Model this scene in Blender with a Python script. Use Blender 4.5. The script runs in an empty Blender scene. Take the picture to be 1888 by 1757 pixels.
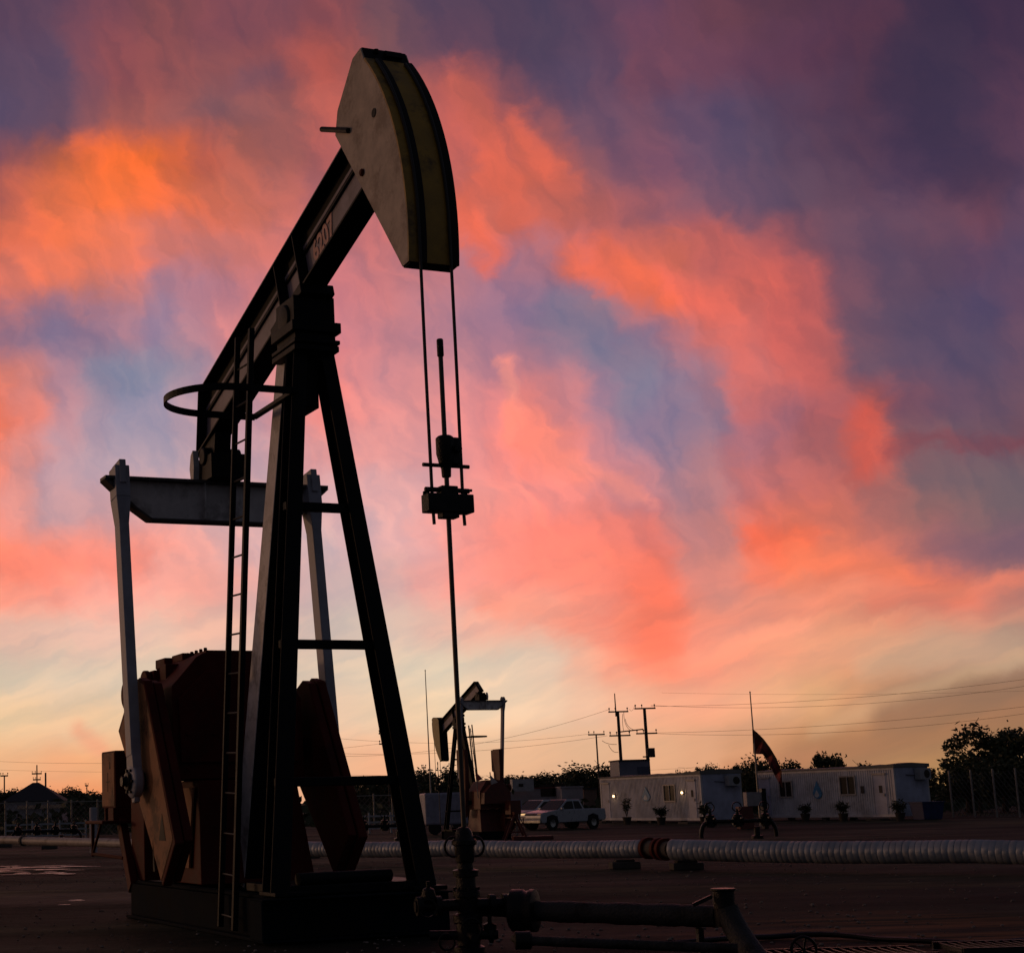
import bpy, bmesh, math, random
from mathutils import Vector, Matrix, Quaternion
C = bpy.data.collections.new('scene'); bpy.context.scene.collection.children.link(C)
S = bpy.context.scene
R = math.radians
# ------------------------------------------------------------------ camera
PITCH, ROLL, F, CX, CY, EYE = 0.17256, -0.02649, 2955.67, 437.73, 967.69, 1.6
cp, sp = math.cos(PITCH), math.sin(PITCH)
FW = Vector((0, cp, sp)); RT0 = Vector((1, 0, 0)); UP0 = Vector((0, -sp, cp))
c_, s_ = math.cos(ROLL), math.sin(ROLL)
RT = RT0 * c_ + UP0 * s_; UP = UP0 * c_ - RT0 * s_
cam_d = bpy.data.cameras.new('camera'); cam = bpy.data.objects.new('camera', cam_d); C.objects.link(cam)
m = Matrix((RT, UP, -FW)).transposed().to_4x4(); m.translation = Vector((0, 0, EYE)); cam.matrix_world = m
cam_d.sensor_width = 36; cam_d.sensor_fit = 'HORIZONTAL'; cam_d.lens = 36 * F / 1888
cam_d.shift_x = (944 - CX) / 1888; cam_d.shift_y = (CY - 878.5) / 1888
cam_d.clip_start = .1; cam_d.clip_end = 9000
S.camera = cam
S.view_settings.view_transform = 'Standard'; S.view_settings.look = 'None'
S.view_settings.exposure = 0; S.view_settings.gamma = 1
def ray(px, py): return FW + RT * ((px - CX) / F) - UP * ((py - CY) / F)
def at(px, py, Y):
    d = ray(px, py); return Vector((0, 0, EYE)) + d * (Y / d.y)
def gr(px, py, z=0.0):
    d = ray(px, py); return Vector((0, 0, EYE)) + d * ((z - EYE) / d.z)
# ------------------------------------------------------------------ sky
SKYROWS = {
    0: [(85, 62, 88), (90, 64, 88), (110, 68, 88), (130, 75, 80), (125, 72, 88), (125, 75, 90), (140, 75, 85), (110, 75, 90), (90, 68, 92), (85, 65, 90), (75, 62, 90), (95, 65, 90), (95, 65, 95), (100, 62, 80), (85, 55, 75), (80, 52, 75), (75, 50, 75), (62, 46, 72), (60, 45, 72), (88, 50, 78)],
    100: [(88, 68, 95), (90, 70, 98), (140, 75, 85), (145, 80, 85), (135, 78, 85), (150, 80, 85), (178, 85, 78), (120, 80, 90), (100, 70, 92), (95, 68, 92), (80, 65, 92), (80, 66, 95), (120, 70, 90), (110, 66, 88), (95, 60, 85), (85, 54, 80), (90, 54, 75), (62, 48, 75), (60, 46, 72), (88, 54, 82)],
    200: [(92, 74, 105), (105, 75, 98), (150, 85, 88), (160, 90, 90), (130, 85, 95), (150, 90, 92), (185, 95, 90), (180, 95, 90), (172, 90, 90), (190, 92, 85), (105, 75, 100), (92, 74, 105), (110, 75, 98), (95, 74, 105), (82, 66, 95), (80, 60, 88), (85, 58, 82), (72, 52, 80), (70, 54, 82), (100, 58, 82)],
    300: [(125, 75, 90), (190, 95, 75), (242, 110, 55), (252, 110, 50), (200, 95, 75), (165, 95, 90), (165, 90, 95), (185, 105, 110), (190, 100, 100), (210, 100, 88), (222, 103, 82), (115, 82, 105), (125, 80, 105), (105, 80, 108), (92, 74, 102), (88, 66, 92), (90, 62, 85), (72, 54, 85), (88, 62, 90), (100, 64, 88)],
    400: [(185, 95, 85), (235, 115, 75), (248, 120, 75), (240, 115, 80), (225, 115, 90), (215, 115, 100), (190, 110, 115), (200, 112, 115), (205, 110, 110), (238, 110, 85), (205, 100, 85), (175, 95, 95), (150, 90, 105), (135, 90, 110), (110, 80, 105), (95, 75, 100), (95, 72, 98), (105, 72, 95), (120, 72, 92), (88, 70, 100)],
    500: [(238, 115, 85), (248, 120, 85), (225, 120, 100), (160, 115, 140), (170, 115, 135), (205, 120, 125), (205, 120, 130), (205, 120, 125), (190, 120, 130), (162, 115, 140), (170, 112, 130), (200, 105, 105), (235, 110, 80), (195, 98, 92), (210, 100, 92), (185, 92, 95), (105, 78, 102), (88, 68, 95), (85, 66, 98), (80, 66, 100)],
    600: [(150, 110, 135), (125, 110, 145), (190, 125, 140), (150, 125, 155), (205, 130, 140), (215, 130, 135), (200, 125, 140), (205, 130, 140), (190, 128, 145), (160, 118, 145), (135, 115, 150), (115, 115, 150), (195, 112, 125), (225, 110, 100), (215, 105, 100), (192, 95, 95), (95, 76, 102), (92, 74, 102), (80, 70, 105), (110, 75, 100)],
    700: [(225, 125, 110), (175, 130, 150), (135, 135, 165), (145, 140, 170), (190, 145, 160), (200, 140, 150), (228, 130, 130), (215, 140, 150), (215, 140, 145), (200, 130, 145), (215, 130, 135), (150, 120, 150), (115, 118, 155), (160, 115, 135), (205, 110, 110), (185, 95, 95), (100, 80, 105), (95, 76, 105), (90, 75, 102), (98, 80, 105)],
    800: [(245, 120, 95), (190, 140, 155), (165, 150, 175), (180, 155, 175), (190, 155, 170), (200, 150, 165), (248, 145, 140), (235, 150, 150), (225, 145, 150), (225, 135, 140), (252, 130, 115), (180, 125, 145), (150, 125, 155), (145, 120, 145), (165, 110, 130), (160, 95, 110), (205, 90, 80), (105, 75, 100), (110, 78, 100), (120, 75, 90)],
    900: [(235, 150, 145), (180, 160, 180), (190, 160, 175), (190, 165, 180), (200, 165, 175), (205, 165, 175), (215, 170, 180), (225, 165, 170), (225, 165, 170), (248, 150, 145), (252, 145, 140), (235, 140, 140), (200, 130, 140), (180, 130, 140), (215, 115, 110), (200, 110, 105), (155, 100, 105), (130, 100, 105), (115, 95, 105), (105, 92, 105)],
    1000: [(255, 135, 112), (250, 145, 130), (248, 150, 140), (252, 160, 150), (230, 170, 170), (220, 175, 180), (215, 180, 185), (225, 175, 180), (225, 170, 175), (252, 150, 145), (252, 132, 120), (252, 130, 115), (245, 120, 105), (190, 135, 140), (245, 115, 90), (248, 120, 85), (200, 110, 100), (180, 108, 105), (140, 100, 108), (115, 88, 105)],
    1100: [(255, 155, 135), (250, 155, 140), (252, 170, 160), (252, 170, 160), (240, 160, 150), (220, 170, 170), (200, 170, 175), (205, 180, 180), (235, 160, 155), (252, 150, 140), (250, 145, 130), (252, 132, 112), (248, 122, 102), (225, 145, 135), (215, 140, 130), (225, 140, 120), (240, 135, 110), (215, 120, 105), (238, 130, 110), (190, 125, 115)],
    1200: [(215, 190, 180), (215, 195, 185), (220, 195, 185), (220, 200, 185), (225, 190, 175), (215, 190, 180), (205, 190, 180), (220, 200, 185), (220, 205, 190), (230, 200, 180), (235, 205, 185), (252, 168, 145), (255, 130, 108), (252, 150, 128), (252, 158, 130), (235, 160, 130), (225, 160, 130), (205, 162, 138), (196, 158, 138), (178, 148, 132)],
    1300: [(235, 205, 170), (235, 205, 175), (235, 205, 175), (235, 205, 175), (235, 205, 175), (235, 205, 178), (230, 200, 180), (235, 205, 180), (240, 210, 180), (240, 210, 185), (240, 205, 180), (240, 190, 165), (245, 175, 145), (245, 170, 140), (235, 175, 140), (215, 165, 125), (192, 140, 108), (165, 120, 95), (150, 112, 90), (140, 106, 88)],
    1400: [(235, 185, 145), (240, 175, 135), (240, 175, 130), (240, 180, 140), (240, 185, 145), (240, 185, 145), (240, 185, 150), (245, 180, 145), (240, 190, 155), (235, 185, 150), (235, 180, 145), (230, 180, 145), (225, 175, 140), (220, 165, 130), (195, 138, 104), (180, 128, 92), (188, 138, 98), (190, 145, 100), (176, 136, 92), (160, 125, 86)],
    1470: [(238, 160, 115), (238, 150, 105), (240, 140, 90), (240, 150, 100), (240, 165, 120), (235, 170, 135), (235, 175, 140), (240, 175, 140), (235, 180, 145), (230, 180, 145), (230, 175, 140), (225, 170, 135), (220, 165, 130), (215, 160, 125), (200, 140, 105), (195, 140, 95), (190, 140, 95), (180, 135, 90), (160, 120, 80), (145, 110, 75)],
}
COLX = [0, 100, 200, 300, 400, 500, 600, 700, 800, 900, 1000, 1100, 1200, 1300, 1400, 1500, 1600, 1700, 1800, 1888]
def sky_sample(x, y):
    ys = sorted(SKYROWS); x = min(max(x, 0), 1887.9); y = min(max(y, 0), ys[-1] - .1)
    i = max(k for k in range(19) if COLX[k] <= x); j = max(k for k in range(len(ys) - 1) if ys[k] <= y)
    a = (x - COLX[i]) / (COLX[i + 1] - COLX[i]); b = (y - ys[j]) / (ys[j + 1] - ys[j]); A, B = SKYROWS[ys[j]], SKYROWS[ys[j + 1]]
    return [((A[i][k] * (1 - a) + A[i + 1][k] * a) * (1 - b) + (B[i][k] * (1 - a) + B[i + 1][k] * a) * b) / 255 for k in range(3)]
NROW, NCOL = 20, 30
SKY = []
for j in range(NROW):
    line = []
    for i in range(NCOL):
        a_, e_ = R(-9 + 36 * i / (NCOL - 1)), R(29 * j / (NROW - 1))
        d_ = Vector((math.sin(a_) * math.cos(e_), math.cos(a_) * math.cos(e_), math.sin(e_))); q_ = d_.dot(FW)
        line.append(sky_sample(CX + F * d_.dot(RT) / q_, CY - F * d_.dot(UP) / q_))
    SKY.append(line)
SUN_AZ, SUN_EL = R(-62), R(4)
STROKES = [(1500, 1345, 1880, 1208, 13, .5, (212, 172, 138)), (935, 670, 965, 800, 14, .8, (255, 150, 140)), (965, 790, 1060, 870, 26, .8, (255, 140, 125)), (1060, 870, 1190, 905, 14, .7, (250, 145, 135)),
    (1040, 600, 1125, 670, 46, .55, (108, 112, 142)), (1190, 680, 1165, 760, 32, .5, (116, 118, 148)), (1590, 785, 1602, 860, 26, .65, (212, 88, 75)),
    (1640, 848, 1888, 826, 12, .45, (125, 60, 75)), (1690, 895, 1888, 880, 26, .7, (110, 93, 106)), (1400, 975, 1480, 998, 26, .65, (255, 108, 76)), (1480, 1015, 1760, 1078, 22, .7, (242, 125, 95)),
    (1740, 1015, 1900, 1005, 40, .6, (125, 92, 112)), (1620, 1122, 1900, 1058, 13, .7, (236, 130, 108)), (1480, 1400, 1920, 1300, 40, .8, (165, 116, 88)), (1640, 1320, 1920, 1258, 24, .7, (148, 110, 90)), (1350, 1412, 1500, 1385, 14, .6, (190, 130, 98)), (1600, 1230, 1880, 1190, 20, .5, (200, 165, 140)), (905, 300, 950, 430, 26, .6, (236, 106, 84)), (1200, 520, 1320, 570, 26, .6, (232, 106, 92)), (1100, 470, 1180, 520, 18, .6, (245, 110, 78)), (1320, 590, 1400, 760, 30, .5, (214, 106, 100)), (860, 960, 1150, 1130, 60, .4, (255, 140, 125)), (1150, 1150, 1500, 1110, 22, .5, (250, 145, 120)), (1180, 1230, 1480, 1160, 14, .5, (252, 160, 135)), (900, 1110, 1180, 1190, 18, .5, (252, 148, 128)), (1190, 1185, 1210, 1105, 42, .75, (255, 120, 95)),
    (170, 310, 240, 320, 56, .35, (250, 112, 50)), (70, 590, 140, 620, 42, .35, (120, 108, 142)), (180, 690, 330, 668, 38, .35, (130, 134, 158)), (850, 380, 895, 480, 26, .75, (242, 108, 82)),
    (965, 245, 1000, 300, 24, .75, (232, 106, 84)), (1050, 490, 1220, 560, 24, .7, (238, 108, 78)), (850, 160, 915, 300, 32, .5, (205, 100, 85)), (440, 140, 500, 128, 22, .5, (105, 78, 98)),
    (0, 180, 100, 190, 60, .3, (98, 76, 98)), (60, 515, 260, 500, 22, .5, (250, 122, 85)), (0, 1035, 260, 1050, 30, .5, (255, 128, 108)), (140, 1345, 180, 1375, 14, .6, (240, 160, 130)),
    (1700, 130, 1790, 330, 60, .6, (55, 46, 74)), (1440, 470, 1480, 700, 40, .4, (195, 92, 92)), (1300, 440, 1420, 520, 36, .5, (205, 98, 92)), (300, 590, 280, 600, 30, .5, (140, 120, 155))]
def sky_dir(x, y):
    d = ray(x, y).normalized(); return math.atan2(d.x, d.y), math.asin(d.z)
def build_world():
    w = bpy.data.worlds.new("World"); S.world = w; w.use_nodes = True
    nt = w.node_tree; nt.nodes.clear(); N = nt.nodes.new; L = nt.links.new
    def val(sock, v):
        if isinstance(v, (int, float)): sock.default_value = v
        elif isinstance(v, tuple): sock.default_value = v
        else: L(v, sock)
    def ma(op, a, b=0.0, c=0.0, clamp=False):
        n = N('ShaderNodeMath'); n.operation = op; n.use_clamp = clamp
        val(n.inputs[0], a); val(n.inputs[1], b); val(n.inputs[2], c); return n.outputs[0]
    def vm(op, a, b=(0, 0, 0), s=None):
        n = N('ShaderNodeVectorMath'); n.operation = op; val(n.inputs[0], a); val(n.inputs[1], b)
        if s is not None: val(n.inputs['Scale'], s)
        return n.outputs[0]
    def mr(v, a, b, c=0.0, d=1.0, smooth=True):
        n = N('ShaderNodeMapRange'); n.interpolation_type = 'SMOOTHSTEP' if smooth else 'LINEAR'
        val(n.inputs[0], v); n.inputs[1].default_value = a; n.inputs[2].default_value = b
        n.inputs[3].default_value = c; n.inputs[4].default_value = d; return n.outputs[0]
    def mix(f, a, b, t='MIX'):
        n = N('ShaderNodeMix'); n.data_type = 'RGBA'; n.blend_type = t
        val(n.inputs[0], f); val(n.inputs[6], a); val(n.inputs[7], b); return n.outputs[2]
    tc = N('ShaderNodeTexCoord').outputs['Generated']
    def noise(vec, sc, det, rough=.55, dist=0.0, dim='3D'):
        n = N('ShaderNodeTexNoise'); L(vec, n.inputs['Vector']); n.inputs['Scale'].default_value = sc
        n.inputs['Detail'].default_value = det; n.inputs['Roughness'].default_value = rough
        n.inputs['Distortion'].default_value = dist; return n
    sq = vm('MULTIPLY', tc, (1, 1, 1.25))
    # two scales of turbulence bend the cloud map into wisps
    w1 = noise(sq, 9, 4, .55).outputs['Color']; w2 = noise(sq, 42, 5, .6, .3).outputs['Color']
    off = vm('ADD', vm('SCALE', vm('SUBTRACT', w1, (.5, .5, .5)), s=.045), vm('SCALE', vm('SUBTRACT', w2, (.5, .5, .5)), s=.026))
    sz = N('ShaderNodeSeparateXYZ'); L(tc, sz.inputs[0])
    calm = mr(sz.outputs[2], .0, .16, .25, 1.0)
    d = vm('ADD', tc, vm('MULTIPLY', vm('SCALE', off, s=calm), (1, .3, .8)))
    s = N('ShaderNodeSeparateXYZ'); L(d, s.inputs[0])
    az = ma('ARCTAN2', s.outputs[0], s.outputs[1]); el = ma('ARCSINE', s.outputs[2])
    fx = mr(az, R(-9), R(27), 0, 1, False)
    nr = len(SKY); prev = None
    for j, row in enumerate(SKY):
        cols = row
        cr = N('ShaderNodeValToRGB'); cr.color_ramp.interpolation = 'EASE'
        el_ = cr.color_ramp.elements; n = len(cols)
        while len(el_) < n: el_.new(1.0)
        for i, h in enumerate(cols):
            el_[i].position = i / (n - 1)
        for i, h in enumerate(cols):
            v = [((x + .055) / 1.055) ** 2.4 if x > .04 else x / 12.92 for x in h]
            el_[i].color = (*v, 1)
        L(fx, cr.inputs[0])
        if prev is None: prev = cr.outputs[0]
        else:
            f = mr(el, R(29) * (j - 1) / (nr - 1), R(29) * j / (nr - 1), 0, 1, True)
            prev = mix(f, prev, cr.outputs[0])
    v2 = N('ShaderNodeCombineXYZ'); L(az, v2.inputs[0]); L(el, v2.inputs[1]); v2 = v2.outputs[0]
    for (xa, ya, xb, yb, wd, k, col) in STROKES:
        A = sky_dir(xa, ya); B = sky_dir(xb, yb); ab = (B[0] - A[0], B[1] - A[1], 0); l2 = ab[0] ** 2 + ab[1] ** 2 + 1e-9
        pa = vm('SUBTRACT', v2, (A[0], A[1], 0)); dn = N('ShaderNodeVectorMath'); dn.operation = 'DOT_PRODUCT'; L(pa, dn.inputs[0]); dn.inputs[1].default_value = (ab[0] / l2, ab[1] / l2, 0)
        tt = ma('MULTIPLY', dn.outputs['Value'], 1.0, 0, True); pr = vm('SCALE', ab, s=tt); ln = N('ShaderNodeVectorMath'); ln.operation = 'DISTANCE'; L(pa, ln.inputs[0]); L(pr, ln.inputs[1])
        prev = mix(mr(ln.outputs['Value'], 0, wd / F * 2.0, k, 0), prev, (*[((c / 255 + .055) / 1.055) ** 2.4 for c in col], 1))
    # fine cloud texture: warm lit filaments and cool gaps
    def streaks(rotz, across, along, contrast, off):
        mp = N('ShaderNodeMapping'); mp.vector_type = 'POINT'; L(v2, mp.inputs[0]); mp.inputs['Rotation'].default_value = (0, 0, rotz)
        m2 = vm('MULTIPLY', mp.outputs[0], (along, across, 1)); m3 = vm('ADD', m2, (off, off * .7, 0))
        n = noise(m3, 1.0, 7, .52, .25); return mr(n.outputs['Fac'], .5 - contrast, .5 + contrast, -.5, .5)
    low = mr(sz.outputs[2], .09, .19, 1.0, .0)
    up = ma('ADD', ma('MULTIPLY', streaks(R(68), 62, 20, .17, 3.0), .55), ma('MULTIPLY', streaks(R(35), 26, 11, .15, 9.0), .6))
    dn_ = ma('ADD', ma('MULTIPLY', streaks(R(-20), 85, 13, .17, 5.0), .45), ma('MULTIPLY', streaks(R(-9), 45, 7, .17, 1.0), .45))
    k1 = ma('ADD', ma('MULTIPLY', up, ma('SUBTRACT', 1.0, low)), ma('MULTIPLY', dn_, low)); k1 = ma('MULTIPLY', k1, mr(sz.outputs[2], .0, .1, .35, 1.0))
    bright = N('ShaderNodeSeparateColor'); L(prev, bright.inputs[0])
    amp = mr(bright.outputs[0], .03, .3, .75, 1.0)
    prev = vm('MULTIPLY', prev, (1.0, 1.0, .93))
    tex = vm('ADD', vm('SCALE', (.40, .22, .07), s=ma('MULTIPLY', k1, amp)), (1.0, 1.0, 1.0))
    win = vm('MULTIPLY', prev, tex)
    # the rest of the sky: warm afterglow to the west, dusk overhead and in the east
    az0 = ma('ARCTAN2', sz.outputs[0], sz.outputs[1]); el0 = ma('ARCSINE', sz.outputs[2])
    glow = mr(ma('COSINE', ma('SUBTRACT', az0, R(-48))), .15, .95)
    hi = mr(el0, R(10), R(50), 1, 0)
    warm = mix(mr(el0, R(4), R(30)), (.50, .29, .18, 1), (.22, .13, .14, 1))
    rest = mix(ma('MULTIPLY', glow, hi), mix(mr(el0, R(10), R(70)), (.046, .047, .06, 1), (.028, .029, .042, 1)), warm)
    inw = ma('MULTIPLY', ma('MULTIPLY', mr(az0, R(-30), R(-12)), mr(az0, R(30), R(52), 1, 0)), mr(el0, R(28.5), R(44), 1, 0))
    tot = mix(inw, rest, win)
    sky = N('ShaderNodeTexSky'); sky.sky_type = 'NISHITA'; sky.sun_disc = False
    sky.sun_elevation = SUN_EL; sky.sun_rotation = SUN_AZ
    tot = vm('ADD', tot, vm('SCALE', sky.outputs[0], s=.0025))
    tot = mix(mr(el0, R(-2), R(-.3)), (.01, .008, .007, 1), tot)
    bg = N('ShaderNodeBackground'); L(tot, bg.inputs[0]); bg.inputs[1].default_value = 1.0
    L(bg.outputs[0], N('ShaderNodeOutputWorld').inputs[0])
build_world()
sd = bpy.data.lights.new('sun', 'SUN'); sd.energy = .2; sd.angle = R(3); sd.color = (1, .52, .27)
so = bpy.data.objects.new('sun', sd); C.objects.link(so)
so.rotation_euler = Vector((math.sin(SUN_AZ) * math.cos(SUN_EL), math.cos(SUN_AZ) * math.cos(SUN_EL), math.sin(SUN_EL))).to_track_quat('Z', 'Y').to_euler()
# ------------------------------------------------------------------ materials
def mat(name, col, rough=.6, metal=0.0, var=.25, scale=4.0, bump=.0, emit=None, dirt=None, dirt_amt=.5, spec=.5, col2=None):
    m = bpy.data.materials.new(name); m.use_nodes = True; nt = m.node_tree; b = nt.nodes['Principled BSDF']
    N = nt.nodes.new; L = nt.links.new
    tc = N('ShaderNodeTexCoord'); n = N('ShaderNodeTexNoise'); L(tc.outputs['Object'], n.inputs['Vector'])
    n.inputs['Scale'].default_value = scale; n.inputs['Detail'].default_value = 7; n.inputs['Roughness'].default_value = .62
    mr = N('ShaderNodeMapRange'); L(n.outputs['Fac'], mr.inputs[0]); mr.inputs[1].default_value = .3; mr.inputs[2].default_value = .7
    mr.inputs[3].default_value = 1 - var; mr.inputs[4].default_value = 1 + var
    vm = N('ShaderNodeVectorMath'); vm.operation = 'SCALE'; vm.inputs[0].default_value = col; L(mr.outputs[0], vm.inputs['Scale'])
    out = vm.outputs[0]
    if dirt:
        n2 = N('ShaderNodeTexNoise'); L(tc.outputs['Object'], n2.inputs['Vector']); n2.inputs['Scale'].default_value = scale * .7
        n2.inputs['Detail'].default_value = 9; n2.inputs['Roughness'].default_value = .7
        r2 = N('ShaderNodeMapRange'); L(n2.outputs['Fac'], r2.inputs[0]); r2.inputs[1].default_value = .5; r2.inputs[2].default_value = .62
        r2.inputs[3].default_value = 0; r2.inputs[4].default_value = dirt_amt
        mx = N('ShaderNodeMix'); mx.data_type = 'RGBA'; L(r2.outputs[0], mx.inputs[0]); L(out, mx.inputs[6]); mx.inputs[7].default_value = (*dirt, 1)
        out = mx.outputs[2]
    L(out, b.inputs['Base Color'])
    rr = N('ShaderNodeMapRange'); L(n.outputs['Fac'], rr.inputs[0]); rr.inputs[3].default_value = max(0, rough - .12); rr.inputs[4].default_value = min(1, rough + .12)
    L(rr.outputs[0], b.inputs['Roughness'])
    b.inputs['Metallic'].default_value = metal; b.inputs['Specular IOR Level'].default_value = spec
    if bump:
        bp = N('ShaderNodeBump'); bp.inputs['Strength'].default_value = bump; bp.inputs['Distance'].default_value = .02
        n3 = N('ShaderNodeTexNoise'); L(tc.outputs['Object'], n3.inputs['Vector']); n3.inputs['Scale'].default_value = scale * 8; n3.inputs['Detail'].default_value = 5
        L(n3.outputs['Fac'], bp.inputs['Height']); L(bp.outputs[0], b.inputs['Normal'])
    if emit:
        b.inputs['Emission Color'].default_value = (*emit[0], 1); b.inputs['Emission Strength'].default_value = emit[1]
    return m
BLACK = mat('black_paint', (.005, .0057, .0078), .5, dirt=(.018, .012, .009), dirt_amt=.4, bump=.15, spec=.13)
GREY = mat('grey_paint', (.66, .6, .6), .55, dirt=(.12, .09, .08), dirt_amt=.6, scale=2.5, bump=.1)
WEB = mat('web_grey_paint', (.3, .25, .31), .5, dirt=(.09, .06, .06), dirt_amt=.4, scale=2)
LILAC = mat('pitman_paint', (.36, .36, .43), .5, dirt=(.4, .36, .33), dirt_amt=.35, scale=2.2, bump=.1)
CREAM = mat('cream_paint', (.55, .45, .38), .65, dirt=(.15, .09, .06), dirt_amt=.45, scale=3.4, bump=.25, spec=.3)
YELL = mat('worn_yellow_paint', (.42, .23, .025), .5, dirt=(.04, .022, .01), dirt_amt=.7, scale=2.6)
RED = mat('oxide_red_paint', (.095, .011, .007), .65, spec=.15, dirt=(.03, .007, .005), dirt_amt=.5, scale=2.0, bump=.1)
ORNG = mat('orange_brown_paint', (.36, .15, .07), .65, spec=.25, dirt=(.06, .025, .014), dirt_amt=.85, scale=2.4, bump=.12)
SKID = mat('skid_paint', (.006, .010, .016), .85, dirt=(.008, .007, .006), dirt_amt=.7, scale=2.0, spec=.06)
OILY = mat('oily_steel', (.008, .008, .009), .3, metal=.1, dirt=(.03, .024, .02), dirt_amt=.5, scale=9, bump=.5, spec=.22)
CABLE = mat('wire_rope', (.03, .025, .025), .5, metal=.3, scale=40)
ROD = mat('rod_steel', (.07, .06, .055), .42, metal=.7, scale=12)
NUMP = mat('faded_number_paint', (.75, .42, .36), .6, var=.35, scale=9)
DARKMARK = mat('dark_marking', (.012, .009, .008), .6, spec=.2)
LABEL = mat('pale_label', (.5, .36, .27), .6, scale=8, dirt=(.06, .04, .03), dirt_amt=.6)
# ------------------------------------------------------------------ mesh helper
class MB:
    def __init__(s): s.v = []; s.f = []
    def add(s, v, f):
        o = len(s.v); s.v += [tuple(x) for x in v]; s.f += [tuple(i + o for i in q) for q in f]; return s
    def box(s, x0, x1, y0, y1, z0, z1):
        return s.add([(x0, y0, z0), (x1, y0, z0), (x1, y1, z0), (x0, y1, z0), (x0, y0, z1), (x1, y0, z1), (x1, y1, z1), (x0, y1, z1)],
                     [(0, 3, 2, 1), (4, 5, 6, 7), (0, 1, 5, 4), (1, 2, 6, 5), (2, 3, 7, 6), (3, 0, 4, 7)])
    def bar(s, a, b, w, h, side=(0, 1, 0), w2=None, h2=None):
        a = Vector(a); b = Vector(b); d = (b - a).normalized(); sd = Vector(side); u = d.cross(sd)
        if u.length < 1e-4: sd = Vector((1, 0, 0)); u = d.cross(sd)
        u.normalize(); sd = u.cross(d).normalized(); w2 = w2 or w; h2 = h2 or h; v = []
        for p, ww, hh in ((a, w, h), (b, w2, h2)):
            for i, j in ((-1, -1), (1, -1), (1, 1), (-1, 1)): v.append(p + sd * (i * ww / 2) + u * (j * hh / 2))
        return s.add(v, [(0, 3, 2, 1), (4, 5, 6, 7), (0, 1, 5, 4), (1, 2, 6, 5), (2, 3, 7, 6), (3, 0, 4, 7)])
    def prism(s, poly, y0, y1, ax='xz'):
        n = len(poly); v = []
        for y in (y0, y1):
            for a, b in poly:
                v.append((a, y, b) if ax == 'xz' else (y, a, b) if ax == 'yz' else (a, b, y))
        return s.add(v, [tuple(range(n)), tuple(range(2 * n - 1, n - 1, -1))] + [(i, i + n, (i + 1) % n + n, (i + 1) % n) for i in range(n)])
    def tube(s, pts, r, n=10, cap=True, closed=False):
        pts = [Vector(p) for p in pts]; rs = r if isinstance(r, (list, tuple)) else [r] * len(pts); m_ = len(pts); v = []
        ref = None
        for i, p in enumerate(pts):
            if closed: d = pts[(i + 1) % m_] - pts[i - 1]
            else: d = pts[min(i + 1, m_ - 1)] - pts[max(i - 1, 0)]
            d.normalize()
            if ref is None: ref = Vector((0, 0, 1)) if abs(d.z) < .9 else Vector((1, 0, 0))
            a = d.cross(ref).normalized(); b = a.cross(d).normalized(); ref = b
            for k in range(n):
                t = 2 * math.pi * k / n; v.append(p + a * (math.cos(t) * rs[i]) + b * (math.sin(t) * rs[i]))
        f = []
        for i in range(m_ if closed else m_ - 1):
            j = (i + 1) % m_
            for k in range(n): f.append((i * n + k, i * n + (k + 1) % n, j * n + (k + 1) % n, j * n + k))
        if cap and not closed: f += [tuple(range(n - 1, -1, -1)), tuple((m_ - 1) * n + k for k in range(n))]
        return s.add(v, f)
    def lathe(s, prof, o=(0, 0, 0), axis=(0, 0, 1), n=20):
        o = Vector(o); ax = Vector(axis).normalized()
        return s.tube([o + ax * z for r_, z in prof], [max(r_, .001) for r_, z in prof], n) if False else s._lathe(prof, o, ax, n)
    def _lathe(s, prof, o, ax, n):
        ref = Vector((0, 0, 1)) if abs(ax.z) < .9 else Vector((1, 0, 0)); a = ax.cross(ref).normalized(); b = a.cross(ax); v = []
        for r_, z in prof:
            for k in range(n):
                t = 2 * math.pi * k / n; v.append(o + ax * z + a * (math.cos(t) * r_) + b * (math.sin(t) * r_))
        f = [(i * n + k, i * n + (k + 1) % n, (i + 1) * n + (k + 1) % n, (i + 1) * n + k) for i in range(len(prof) - 1) for k in range(n)]
        f += [tuple(range(n - 1, -1, -1)), tuple((len(prof) - 1) * n + k for k in range(n))]
        return s.add(v, f)
    def build(s, name, m, parent=None, bevel=0.0, smooth=False, tf=None):
        me = bpy.data.meshes.new(name); vs = [tf(Vector(v)) for v in s.v] if tf else s.v
        me.from_pydata([tuple(v) for v in vs], [], s.f); me.update()
        bm = bmesh.new(); bm.from_mesh(me); bmesh.ops.recalc_face_normals(bm, faces=bm.faces[:])
        if smooth:
            for e in bm.edges: e.smooth = (len(e.link_faces) == 2 and e.calc_face_angle(3) < R(38))
            for f in bm.faces: f.smooth = True
        bm.to_mesh(me); bm.free()
        o = bpy.data.objects.new(name, me); C.objects.link(o); me.materials.append(m)
        if parent: o.parent = parent
        if bevel:
            b = o.modifiers.new('bevel', 'BEVEL'); b.width = bevel; b.segments = 2; b.limit_method = 'ANGLE'; b.angle_limit = R(40)
        return o
def tag(o, label, cat, group=None, kind=None):
    if label: o['label'] = label
    if cat: o['category'] = cat
    if group: o['group'] = group
    if kind: o['kind'] = kind
    return o
def empty(name, loc, rz=0.0, sc=1.0):
    o = bpy.data.objects.new(name, None); C.objects.link(o); o.location = loc; o.rotation_euler = (0, 0, rz); o.scale = (sc, sc, sc); return o
def copy_tree(o, parent=None):
    c = o.copy(); C.objects.link(c)
    if parent: c.parent = parent
    for ch in [x for x in bpy.data.objects if x.parent == o]: copy_tree(ch, c)
    return c
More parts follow.
